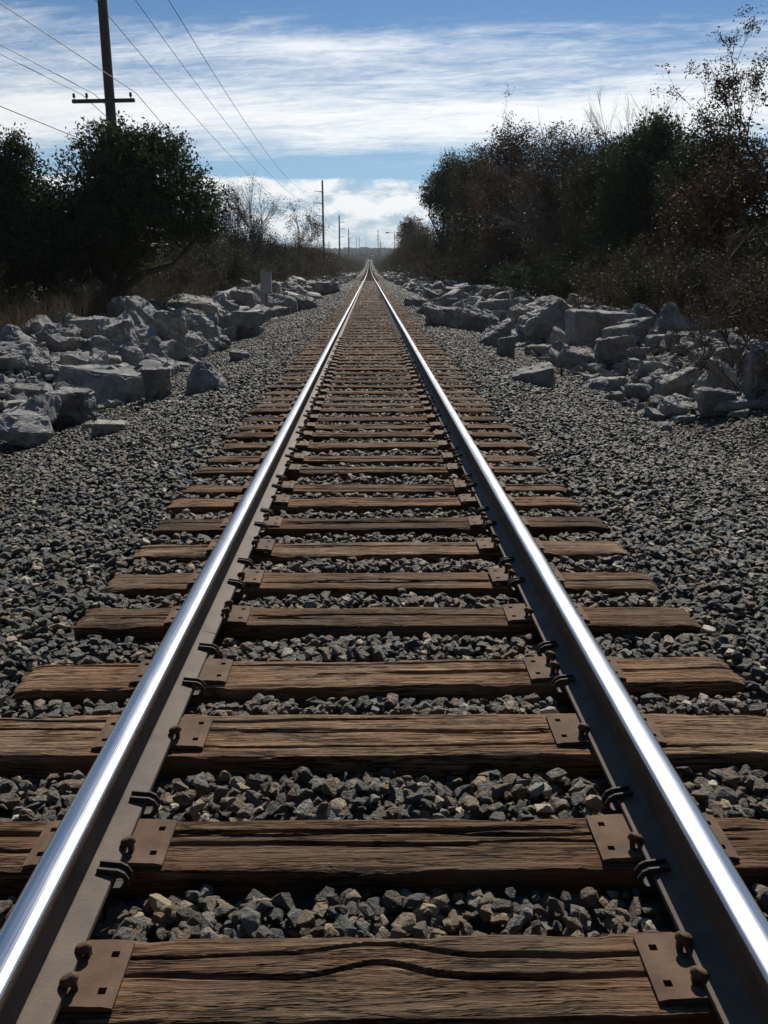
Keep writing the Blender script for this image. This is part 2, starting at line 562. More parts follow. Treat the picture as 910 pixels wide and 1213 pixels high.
M_STONE = mat_stone(); M_BED = mat_bed(); M_GROUND = mat_ground(); M_WOOD = mat_wood()
M_RAIL = mat_rust('rail_rust', (.060, .044, .034), (.120, .084, .060))
M_PLATE = mat_rust('plate_rust', (.075, .046, .030), (.145, .092, .058), 0.8, .2)
M_ANCHOR = mat_rust('anchor_steel', (.030, .026, .024), (.055, .044, .036))
M_HEAD = mat_polished(); M_ROCK = mat_rock()
M_OAK = mat_leaf('live_oak_leaf', ((.024, .034, .017), (.044, .060, .026), (.080, .098, .042)), .18)
M_EVER = mat_leaf('evergreen_leaf', ((.024, .036, .017), (.042, .060, .025), (.070, .086, .036)), .16)
M_RUSTLEAF = mat_leaf('rust_brown_leaf', ((.040, .025, .016), (.070, .043, .026), (.11, .072, .044)), .2)
M_BROWN = mat_leaf('dry_brown_leaf', ((.042, .032, .021), (.075, .056, .036), (.125, .098, .062)), .16)
M_OLIVE = mat_leaf('olive_leaf', ((.031, .033, .016), (.054, .056, .026), (.090, .088, .045)), .14)
M_BARK = mat_bark('dark_bark', (.030, .026, .022), (.080, .068, .055))
M_TWIG = mat_bark('grey_twig', (.055, .045, .036), (.13, .11, .088))
M_GRASS = mat_leaf('dry_grass_blade', ((.055, .041, .028), (.095, .072, .048), (.18, .145, .098)), .2)
M_POLE = mat_plain('weathered_pole', (.11, .10, .095), .8)
M_DARK = mat_plain('dark_steel', (.045, .045, .048), .5)
M_WIRE = mat_plain('power_cable', (.05, .05, .055), .5)
M_BOX = mat_plain('grey_painted_box', (.40, .43, .47), .5)
M_WHITE = mat_plain('white_paint', (.8, .8, .8), .4)
M_CITY = mat_plain('far_concrete', (.30, .30, .31), .8)
M_GLASSY = mat_plain('far_window', (.05, .06, .08), .2)

# ------------------------------------------------------------------ ground, gravel bed
def axis(pts):
    out = []
    for a, b, n in pts:
        out += list(np.linspace(a, b, n, endpoint=False))
    return np.array(out + [pts[-1][1]])


xs = axis([(-3000, -300, 10), (-300, -40, 14), (-40, -12, 14), (-12, -3, 30), (-3, 3, 4), (3, 12, 30), (12, 40, 14), (40, 300, 14), (300, 3000, 10)])
ys = axis([(-400, -20, 8), (-20, 0, 8), (0, 60, 90), (60, 200, 70), (200, 300, 30), (300, 1000, 30), (1000, 1900, 24), (1900, 3000, 6)])
GX, GY = np.meshgrid(xs, ys, indexing='ij')
gv = np.stack([GX, GY, ground_z(GX, GY)], -1).reshape(-1, 3)
ground = link('ground', np_mesh('ground', gv, grid_faces(len(xs), len(ys))[:, ::-1], True), M_GROUND)
tag(ground, kind='structure')

bx = np.linspace(-4.05, 4.05, 55)
by = axis([(-3, 30, 160), (30, 200, 120), (200, 300, 20), (300, 1000, 30)])
GX, GY = np.meshgrid(bx, by, indexing='ij')
GX = GX * (1 - .58 * np.clip((GY - 130) / 120, 0, 1))
gv = np.stack([GX, GY, bed_z(GX, GY)], -1).reshape(-1, 3)
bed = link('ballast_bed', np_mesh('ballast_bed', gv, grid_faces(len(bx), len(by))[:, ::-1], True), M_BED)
tag(bed, kind='structure')

# ------------------------------------------------------------------ ties with plates and spikes
TIE_Y = [1.10, 1.542, 1.992, 2.562, 3.019, 3.579, 4.072, 4.590, 5.047, 5.589, 5.98, 6.557, 6.977, 7.501, 8.009]
TIE_W = [.23, .228, .212, .262, .215, .205, .225, .21, .222, .222, .19, .18, .20, .21, .20]
_r = random.Random(3)
while TIE_Y[-1] < 118:
    TIE_Y.append(TIE_Y[-1] + 0.505 + _r.uniform(-.06, .06))
    TIE_W.append(_r.uniform(.20, .235))
TIE_L, TIE_H = 2.74, 0.18


def tie_mesh(name, w, seed, nu, nv, rough=1.0, knot=None):
    """a timber whose top is furrowed along the grain, with splits and worn arrises"""
    rg = np.random.default_rng(seed)
    u = np.linspace(-TIE_L / 2, TIE_L / 2, nu)
    v = np.linspace(-w / 2, w / 2, nv)
    U, V = np.meshgrid(u, v, indexing='ij')
    W = V + 0.008 * (fbm(U * 1.3, V * 5, seed) - .5) * 2
    if knot is not None:
        kx, ky, ks = knot
        dd = (U - kx) / ks
        W = W + 0.045 * np.exp(-dd * dd) * np.exp(-((V - ky) / .09) ** 2)
    h = (fbm(U * 3.4 + 9, W * 120, seed + 1, 3) - .5) * .0035
    h += (fbm(U * 7.0, W * 240, seed + 2, 2) - .5) * .0035
    h += (fbm(U * 2.2, V * 9, seed + 3, 3) - .5) * .007
    nc = rg.integers(2, 5)
    for k in range(nc):
        v0 = rg.uniform(-.38, .38) * w
        uc = rg.uniform(-1.2, 1.2); ul = rg.uniform(.4, 1.3)
        line = v0 + .020 * (fbm(U * 2.1, np.full_like(U, k * 7.7), seed + 11, 3) - .5) * 2 + .004 * (fbm(U * 14, np.full_like(U, 3.3 + k), seed + 15, 2) - .5)
        env = np.clip(1.3 - np.abs((U - uc) / ul), 0, 1) ** .5
        wid = .0028 + .004 * vnoise(U * 3, np.full_like(U, k), seed + 21)
        h -= env * .028 * np.exp(-((W - line) / wid) ** 2)
    edge = np.minimum(V + w / 2, w / 2 - V)
    chip = fbm(U * 5, np.sign(V) * 3.0 + 0 * U, seed + 31, 4)
    h -= np.exp(-edge / (.006 + .022 * np.clip(chip - .45, 0, 1))) * (.004 + .05 * np.clip(chip - .5, 0, 1))
    end = TIE_L / 2 - np.abs(U)
    h -= np.exp(-end / .03) * .014 * (0.4 + vnoise(V * 60, U * 0, seed + 41))
    plate = np.clip(1 - np.abs(np.abs(U) - .76) / .22, 0, 1)
    h = h * rough * (1 - .75 * np.clip(plate * 3, 0, 1)) - .002
    side = .004 * (fbm(U * 6, np.sign(V) * 2.0, seed + 51, 3) - .5) * 2
    Vs = V + side * (edge < 1e-6)
    Ue = U + (np.abs(U) > TIE_L / 2 - 1e-6) * .012 * (vnoise(V * 45, np.sign(U) * 3., seed + 61) - .5) * 2
    top = np.stack([Ue, Vs, h], -1).reshape(-1, 3)
    # skirts
    i = np.arange(nu); j = np.arange(nv)
    loop = np.concatenate([i * nv, (nu - 1) * nv + j[1:], (i[::-1][1:]) * nv + nv - 1, j[::-1][1:-1]])
    L = len(loop)
    V3 = [top]
    for s, dz in ((1, -.05), (2, -TIE_H)):
        b = top[loop].copy()
        b[:, 2] = dz + (vnoise(b[:, 0] * 8, b[:, 1] * 8, seed + 70 + s) - .5) * .006
        b[:, 1] += np.sign(b[:, 1]) * (vnoise(b[:, 0] * 9, b[:, 1] * 3, seed + 80 + s) - .7) * .008
        V3.append(b)
    n0 = len(top)
    k = np.arange(L); k2 = (k + 1) % L
    f1 = np.stack([loop[k], loop[k2], n0 + k2, n0 + k], 1)
    f2 = np.stack([n0 + k, n0 + k2, n0 + L + k2, n0 + L + k], 1)
    me = np_mesh(name, np.concatenate(V3), np.concatenate([grid_faces(nu, nv), f1[:, ::-1] * 1, f2[:, ::-1] * 1]), True)
    bm = bmesh.new(); bm.from_mesh(me)
    bmesh.ops.recalc_face_normals(bm, faces=bm.faces)
    bm.to_mesh(me); bm.free()
    me.set_sharp_from_angle(angle=R(50))
    me.materials.append(M_WOOD)
    return me


def plate_mesh():
    """ribbed plate 0.36 m long with square spike holes cut through; local +x points to the outside of the track"""
    xs_ = [-.18, -.157, -.139, -.096, -.080, .080, .096, .139, .157, .18]
    ys_ = [-.092, -.060, -.042, .042, .060, .092]
    holes = {(1, 1), (1, 3), (7, 1), (7, 3)}
    bm = bmesh.new()
    vt = {}

    def V(i, j, z):
        k = (i, j, z)
        if k not in vt:
            x = xs_[i]
            zz = z
            if z > 0:
                ax = abs(x)
                zz = .013 if ax > .1 else .0155
                if i in (0, 9): zz = .008
            vt[k] = bm.verts.new((x, ys_[j], zz))
        return vt[k]
    for i in range(9):
        for j in range(5):
            if (i, j) in holes: continue
            bm.faces.new([V(i, j, 1), V(i + 1, j, 1), V(i + 1, j + 1, 1), V(i, j + 1, 1)])
    for (i, j) in holes:
        q = [(i, j), (i + 1, j), (i + 1, j + 1), (i, j + 1)]
        for a in range(4):
            b = (a + 1) % 4
            bm.faces.new([V(*q[a], 1), V(*q[b], 1), V(*q[b], 0), V(*q[a], 0)])
    rim = [(i, 0) for i in range(10)] + [(9, j) for j in range(1, 6)] + [(i, 5) for i in range(8, -1, -1)] + [(0, j) for j in range(4, 0, -1)]
    for a in range(len(rim)):
        b = (a + 1) % len(rim)
        bm.faces.new([V(*rim[a], 1), V(*rim[b], 1), V(*rim[b], 0), V(*rim[a], 0)])
    me = bm_mesh('tie_plate', bm)
    me.materials.append(M_PLATE)
    return me


def spike_mesh():
    """cut spike: square shank and an oval domed head that hooks over the rail foot (towards +x)"""
    bm = bmesh.new()
    box_bm(bm, -.008, .008, -.008, .008, -.02, .028)
    rings = [(0.70, .020), (1.0, .026), (1.0, .031), (.86, .038), (.55, .043)]
    prev = None
    n = 12
    for s, z in rings:
        r = [bm.verts.new((.009 + math.cos(a) * .024 * s, math.sin(a) * .0175 * s, z + .003 * math.cos(a) * -1)) for a in [k * 2 * PI / n for k in range(n)]]
        if prev:
            for k in range(n):
                bm.faces.new([prev[k], prev[(k + 1) % n], r[(k + 1) % n], r[k]])
        else:
            bm.faces.new(r[::-1])
        prev = r
    bm.faces.new(prev)
    me = bm_mesh('spike', bm, True, 40)
    me.materials.append(M_PLATE)
    return me


PLATE = plate_mesh()
SPIKE = spike_mesh()
NEAR_MESH = []
knots = {1: (0.02, -.02, .11), 3: (-.7, 0, .1)}
for i in range(12):
    fine = i < 5
    NEAR_MESH.append(tie_mesh('railroad_tie', TIE_W[i], 100 + i * 17 + (431 if i == 2 else 0), 620 if fine else 240, 84 if fine else 30, 1.0, knots.get(i)))
MID_MESH = [tie_mesh('railroad_tie', .215, 900 + i * 13, 110, 12) for i in range(6)]
FAR_MESH = [tie_mesh('railroad_tie', .215, 990 + i * 13, 22, 4) for i in range(4)]

ORD = ['', 'nearest', 'second', 'third', 'fourth', 'fifth', 'sixth', 'seventh', 'eighth', 'ninth', 'tenth', 'eleventh', 'twelfth', 'thirteenth', 'fourteenth']
LOOK = {1: 'nearest railroad tie, weathered timber with swirling grain across the bottom of the photo',
        2: 'second railroad tie from the bottom of the photo, with a long split',
        3: 'third railroad tie from the viewer, pale tan wood and the widest of the near ones',
        4: 'fourth railroad tie from the viewer, dark brown with a crack along its length',
        5: 'fifth railroad tie from the viewer, smooth orange-tan wood with thin splits',
        6: 'sixth railroad tie from the viewer, brown wood with both ends showing in the gravel',
        7: 'seventh railroad tie from the viewer, dark furrowed wood'}
rt = random.Random(21)
ties = []
for i, (ty, tw) in enumerate(zip(TIE_Y, TIE_W)):
    me = NEAR_MESH[i] if i < 12 else (MID_MESH[rt.randrange(6)] if ty < 40 else FAR_MESH[rt.randrange(4)])
    z = 0.0 + (rt.uniform(-.012, .006) if i > 4 else 0)
    near = ty < 45
    t = link('railroad_tie', me, None, None, (rt.uniform(-.03, .03) + .015, ty, z))
    t.rotation_euler = (0, 0, R(rt.uniform(-.8, .8)) if i > 2 else R((-.2, .1, -.3)[i]))
    if i >= 12: t.scale = (1 + rt.uniform(-.02, .015), tw / .215, 1)
    if rt.random() < .5: t.rotation_euler.z += PI
    n = i            # i = 0 lies just under the lower photo edge
    if n == 0:
        tag(t, 'railroad tie just below the lower photo edge, only its far edge near the frame', 'railroad tie')
    elif n in LOOK:
        tag(t, LOOK[n], 'railroad tie')
    elif n <= 14:
        tag(t, ORD[n] + ' railroad tie from the viewer, weathered brown wood half sunk in gravel', 'railroad tie')
    else:
        tag(t, 'weathered brown railroad tie far along the track past the fourteenth from the viewer', 'railroad tie', 'railroad ties receding along the track')
    ties.append(t)
    if near:
        for sx in (-1, 1):
            # plate and spikes are children of the tie; undo the tie's own turn so that they stay square to the rail
            inv = t.rotation_euler.z
            wx = sx * .754
            lx = (wx - t.location.x)
            co, si = math.cos(-inv), math.sin(-inv)
            pl = bpy.data.objects.new('tie_plate', PLATE)
            C.objects.link(pl)
            pl.parent = t
            sc = t.scale
            pl.location = ((co * lx) / sc[0], (si * lx) / sc[1], -z - .0005)
            pl.rotation_euler = (0, 0, -inv + (0 if sx > 0 else PI))
            pl.scale = (1 / sc[0], 1 / sc[1], 1)
            if ty < 15:
                pat = [(-.090, -.046, 0), (-.090, .046, 0), (.090, -.046, PI), (.090, .046, PI)]
                keep = {1: (0, 1, 3), 2: ((1, 2) if sx < 0 else (0, 3)), 3: (1, 2, 3) if sx < 0 else (0, 3)}.get(i)
                for q, (px_, py_, a) in enumerate(pat):
                    if keep is not None:
                        if q not in keep: continue
                    elif rt.random() < .3: continue
                    s = bpy.data.objects.new('spike', SPIKE)
                    C.objects.link(s)
                    s.parent = pl
                    s.scale = (.86, .86, .95)
                    s.location = (px_, py_, .005 + rt.uniform(0, .012))
                    s.rotation_euler = (rt.uniform(-.08, .08), rt.uniform(-.1, .1), a + rt.uniform(-.3, .3))

# ties too far to tell apart
V_, F_ = [], []
y = TIE_Y[-1] + .505
k = 0
while y < 880:
    w = .215; z = float(zt(y)) + rt.uniform(-.01, .01); l = TIE_L / 2 + rt.uniform(-.04, .04)
    for dx, dy, dz in ((-l, -w / 2, -.1), (l, -w / 2, -.1), (l, w / 2, -.1), (-l, w / 2, -.1), (-l, -w / 2, 0), (l, -w / 2, 0), (l, w / 2, 0), (-l, w / 2, 0)):
        V_.append((dx, y + dy, z + dz))
    for f in ((4, 5, 6, 7), (0, 1, 5, 4), (1, 2, 6, 5), (2, 3, 7, 6), (3, 0, 4, 7)):
        F_.append([k * 8 + a for a in f])
    y += .505; k += 1
tag(link('railroad_ties', np_mesh('railroad_ties', V_, np.array(F_)), M_WOOD), 'weathered railroad ties merging into one strip in the far distance', 'railroad ties', kind='stuff')

# ------------------------------------------------------------------ rails
PROF = [(0, .1857), (.006, .18555), (.012, .1851), (.018, .1843), (.024, .1830), (.0295, .1812), (.0335, .1788), (.0362, .1760), (.0373, .170), (.0378, .152), (.035, .147), (.014, .139), (.0095, .130), (.0088, .09), (.0092, .055), (.013, .036), (.022, .0285), (.072, .0145), (.0755, .0125), (.0762, .010), (.0762, 0)]
PROF = [(x, z) for x, z in PROF] + [(-x, z) for x, z in PROF[::-1][:-1]]


def make_rail(sx, label):
    yy = np.concatenate([np.linspace(-2, 190, 97), np.linspace(192, 420, 60), np.linspace(430, 1000, 40)])
    n = len(PROF)
    P = np.array(PROF)
    wob = .004 * (fbm(yy / 9.0, yy * 0, 71 + sx, 3) - .5) * np.clip(yy / 20, 0, 1) * 2
    V = np.zeros((len(yy), n, 3))
    V[:, :, 0] = sx * .754 + P[None, :, 0] + wob[:, None]
    V[:, :, 1] = yy[:, None]
    V[:, :, 2] = P[None, :, 1] + .0155 + zt(yy)[:, None]
    j = np.arange(n); j2 = (j + 1) % n
    i = np.arange(len(yy) - 1)[:, None]
    F = np.stack([i * n + j, i * n + j2, (i + 1) * n + j2, (i + 1) * n + j], -1).reshape(-1, 4)
    me = np_mesh('running_rail', V.reshape(-1, 3), F, True)
    bm = bmesh.new(); bm.from_mesh(me)
    bmesh.ops.recalc_face_normals(bm, faces=bm.faces)
    bm.to_mesh(me); bm.free()
    me.materials.append(M_RAIL); me.materials.append(M_HEAD)
    mid = np.array([(P[a][0] + P[(a + 1) % n][0]) / 2 for a in range(n)])
    zz = np.array([(P[a][1] + P[(a + 1) % n][1]) / 2 for a in range(n)])
    top = (zz > .1765)
    idx = np.tile(top.astype(np.int32), len(yy) - 1)
    me.polygons.foreach_set('material_index', idx)
    me.set_sharp_from_angle(angle=R(35))
    o = link('running_rail', me)
    tag(o, label, 'rail')
    return o


rail_l = make_rail(-1, 'left steel rail with a polished bright top and rust-brown sides')
rail_r = make_rail(1, 'right steel rail with a polished bright top and shaded rust-brown sides')


def anchor_mesh():
    """spring rail anchor: a channel-shaped hook that wraps the edge of the rail foot; local +x away from the web"""
    prof = [(-.052, .020), (-.03, .017), (-.008, .014), (.010, .012), (.024, .004), (.032, -.010), (.030, -.026), (.018, -.036), (-.02, -.036)]
    bm = bmesh.new()

    def hook(th0, th1, y0, y1):
        rows = []
        for k, (x, z) in enumerate(prof):
            a = prof[max(k - 1, 0)]; b = prof[min(k + 1, len(prof) - 1)]
            t = Vector((b[0] - a[0], b[1] - a[1])).normalized()
            nx, nz = -t.y, t.x
            if nz < 0 and k < 4: nx, nz = -nx, -nz
            nx, nz = (-t.y, t.x)
            rows.append([bm.verts.new((x + nx * th, y, z + nz * th)) for th, y in ((th0, y0), (th1, y0), (th1, y1), (th0, y1))])
        for a, b in zip(rows, rows[1:]):
            for k in range(4):
                bm.faces.new([a[k], a[(k + 1) % 4], b[(k + 1) % 4], b[k]])
        bm.faces.new(rows[0]); bm.faces.new(rows[-1][::-1])
    hook(-.001, .017, -.021, -.014)
    hook(-.001, .017, .014, .021)
    hook(.000, .005, -.0135, .0135)
    me = bm_mesh('rail_anchor', bm)
    me.materials.append(M_ANCHOR)
    return me


ANCH = anchor_mesh()
for i in range(0, 40):
    if i % 2 == 1 and i > 0: continue
    ty, tw = TIE_Y[i], TIE_W[i]
    if ty > 20: break
    for sx, rl in ((-1, rail_l), (1, rail_r)):
        for sy in (-1, 1):
            a = bpy.data.objects.new('rail_anchor', ANCH)
            C.objects.link(a)
            a.parent = rl
            a.location = (sx * (.754 - .0762), ty + sy * (tw / 2 + .035 + rt.uniform(0, .02)), .0165 + .006)
            a.rotation_euler = (0, 0, (PI if sx > 0 else 0) + rt.uniform(-.06, .06))
            a.scale = (.80, .82, .80)
# a thin dark strip across the foot of the left rail
bm = bmesh.new()
for x0, x1, z0, z1, tilt in ((-.0765, -.022, .0130, .0150, 1), (.022, .0768, .0130, .0150, -1)):
    vs = box_bm(bm, x0, x1, -.002, .002, z0, z1)
    for v in vs:
        v.co.z += (.0762 - abs(v.co.x)) * .25 + .0004
link('foot_strip', bm_mesh('foot_strip', bm), M_ANCHOR, rail_l, (-.754, 3.32, .0155))

# ------------------------------------------------------------------ ballast stones
def stone_mesh(seed, n=13, flat=.56):
    rg = np.random.default_rng(seed)
    p = rg.normal(size=(n, 3))
    p /= np.linalg.norm(p, axis=1, keepdims=True)
    p *= np.array([.5, .5 * rg.uniform(.68, .95), .5 * rg.uniform(flat - .12, flat + .2)]) * rg.uniform(.82, 1.08, (n, 1))
    bm = bmesh.new()
    for q in p: bm.verts.new(q)
    r = bmesh.ops.convex_hull(bm, input=bm.verts)
    bmesh.ops.delete(bm, geom=[e for e in r['geom_interior'] if isinstance(e, bmesh.types.BMVert)], context='VERTS')
    me = bm_mesh('stone', bm)
    me.materials.append(M_STONE)
    return me


def stone_mesh_fine(seed):
    me = stone_mesh(seed, 14)
    bm = bmesh.new(); bm.from_mesh(me)
    bmesh.ops.bevel(bm, geom=list(bm.edges), offset=.022, segments=1, affect='EDGES', clamp_overlap=True)
    bmesh.ops.triangulate(bm, faces=bm.faces)
    bm.to_mesh(me); bm.free()
    return me


STONES = [stone_mesh_fine(400 + i) for i in range(16)]
STONES_FAR = [stone_mesh(500 + i, 9) for i in range(8)]


def scatter():
    rg = RNG
    out = []
    # (y0, y1, stones per square metre, smallest, largest)
    for y0, y1, dens, s0, s1 in ((0.75, 5.0, 1500, .034, .085), (5.0, 11, 950, .038, .088), (11, 24, 520, .048, .095), (24, 60, 190, .07, .12), (60, 125, 62, .12, .20)):
        half = 6.4 if y0 == 5.0 else 4.35 if y0 > 3 else 3.0
        n = int((y1 - y0) * 2 * half * dens)
        x = rg.uniform(-half, half, n); y = rg.uniform(y0, y1, n)
        s = s0 + (s1 - s0) * rg.random(n) ** 1.6
        a = np.abs(x)
        # thin out towards the rock piles, where soil shows
        keep = (a < 3.3) | ((y < 10.2) & (rg.random(n) < np.clip((6.4 - a) / 1.4, .1, 1))) | (rg.random(n) < np.clip((4.35 - a) / 1.1, .12, 1))
        # off the ties and out from under the rails
        ty = np.array(TIE_Y); tw = np.array(TIE_W)
        k = np.clip(np.searchsorted(ty, y), 1, len(ty) - 1)
        d0 = np.abs(y - ty[k - 1]) - tw[k - 1] / 2
        d1 = np.abs(y - ty[k]) - tw[k] / 2
        d = np.minimum(d0, d1)
        on = (a < TIE_L / 2 + .0) & (d < s * .40)
        onend = (a >= TIE_L / 2 + .0) & (a < TIE_L / 2 + .03) & (d < 0)
        keep &= ~(on | onend)
        rail = (np.abs(a - .754) < .085 + s * .3) & (a < 1.4)
        zb = np.maximum(bed_z(x, y), np.where(a > 3.6, ground_z(x, y), -9))
        lift = rg.uniform(-.010, .026, n)
        fr = np.clip(np.where(y > ty[k - 1] , d0 / np.maximum(d0 + d1, .05), .5), 0, 1)
        lift = np.where(a < 1.37, rg.uniform(-.020, .026, n) + .012 + .034 * (1 - fr) ** .7, lift)
        fill = (rg.random(n) < .35)
        lift = np.where(fill, lift - .014, lift)
        lift = np.where(rail, np.minimum(lift, -.004), lift)
        # the gravel is raked a little lower right in front of each tie
        front = (a < 1.37) & (d1 < d0) & (d < .07)
        lift = np.where(front, lift - .022 * (1 - np.clip(d, 0, .07) / .07), lift)
        z = zb + lift + s * .16
        m = keep
        out.append(np.stack([x[m], y[m], z[m], s[m]], 1))
    P = np.concatenate(out)
    rot = np.stack([rg.normal(0, .34, len(P)), rg.normal(0, .34, len(P)), rg.uniform(0, 2 * PI, len(P))], 1)
    idx = rg.integers(0, 16, len(P))
    return P, rot, idx


SP, SROT, SIDX = scatter()
# the 300 stones that show largest become objects of their own
fw = np.array([math.sin(R(.95)) * math.cos(R(15.75)), math.cos(R(.95)) * math.cos(R(15.75)), -math.sin(R(15.75))])
rv = np.array([math.cos(R(.95)), -math.sin(R(.95)), 0]); uv = np.cross(rv, fw)
dv = SP[:, :3] - np.array([-.03, 0, 1.49])
zc = dv @ fw
sx_ = np.abs(dv @ rv / zc) * 1016 / 455; sy_ = np.abs(dv @ uv / zc) * 1016 / 606.5
size = np.where((sx_ < .97) & (sy_ < .97) & (SP[:, 2] > bed_z(SP[:, 0], SP[:, 1]) + .012), SP[:, 3] / zc, 0)
order = np.argsort(-size)
single = order[:300]
for q in single:
    s = bpy.data.objects.new('stone', STONES[SIDX[q]])
    C.objects.link(s)
    s.parent = bed
    s.location = SP[q, :3]
    s.rotation_euler = SROT[q]
    s.scale = (SP[q, 3],) * 3
rest = np.ones(len(SP), bool); rest[single] = False


def instance_points(name, P, rot, idx, meshes, parent):
    col = bpy.data.collections.new(name + '_shapes')
    for i, me in enumerate(meshes):
        o = bpy.data.objects.new('%s_shape_%02d' % (name, i), me)
        col.objects.link(o)
    me = bpy.data.meshes.new(name)
    me.vertices.add(len(P))
    me.vertices.foreach_set('co', np.asarray(P[:, :3], np.float32).ravel())
    a = me.attributes.new('turn', 'FLOAT_VECTOR', 'POINT'); a.data.foreach_set('vector', np.asarray(rot, np.float32).ravel())
    a = me.attributes.new('size', 'FLOAT', 'POINT'); a.data.foreach_set('value', np.asarray(P[:, 3], np.float32))
    a = me.attributes.new('shape', 'INT', 'POINT'); a.data.foreach_set('value', np.asarray(idx, np.int32))
    o = link(name, me, None, parent)
    g = bpy.data.node_groups.new(name, 'GeometryNodeTree')
    g.interface.new_socket('Geometry', in_out='INPUT', socket_type='NodeSocketGeometry')
    g.interface.new_socket('Geometry', in_out='OUTPUT', socket_type='NodeSocketGeometry')
    N = g.nodes
    gi = N.new('NodeGroupInput'); go = N.new('NodeGroupOutput')
    ip = N.new('GeometryNodeInstanceOnPoints')
    ci = N.new('GeometryNodeCollectionInfo')
    ci.inputs['Collection'].default_value = col
    ci.inputs['Separate Children'].default_value = True
    ci.inputs['Reset Children'].default_value = True
    ip.inputs['Pick Instance'].default_value = True

    def attr(nm, typ):
        n = N.new('GeometryNodeInputNamedAttribute'); n.data_type = typ; n.inputs['Name'].default_value = nm
        return n.outputs['Attribute']
    e2r = N.new('FunctionNodeEulerToRotation')
    g.links.new(attr('turn', 'FLOAT_VECTOR'), e2r.inputs[0])
    g.links.new(gi.outputs[0], ip.inputs['Points'])
    g.links.new(ci.outputs[0], ip.inputs['Instance'])
    g.links.new(attr('shape', 'INT'), ip.inputs['Instance Index'])
    g.links.new(e2r.outputs[0], ip.inputs['Rotation'])
    g.links.new(attr('size', 'FLOAT'), ip.inputs['Scale'])
    g.links.new(ip.outputs[0], go.inputs[0])
    md = o.modifiers.new('scatter', 'NODES'); md.node_group = g
    return o


grav = instance_points('gravel', SP[rest], SROT[rest], SIDX[rest], STONES, bed)
tag(grav, kind='stuff')

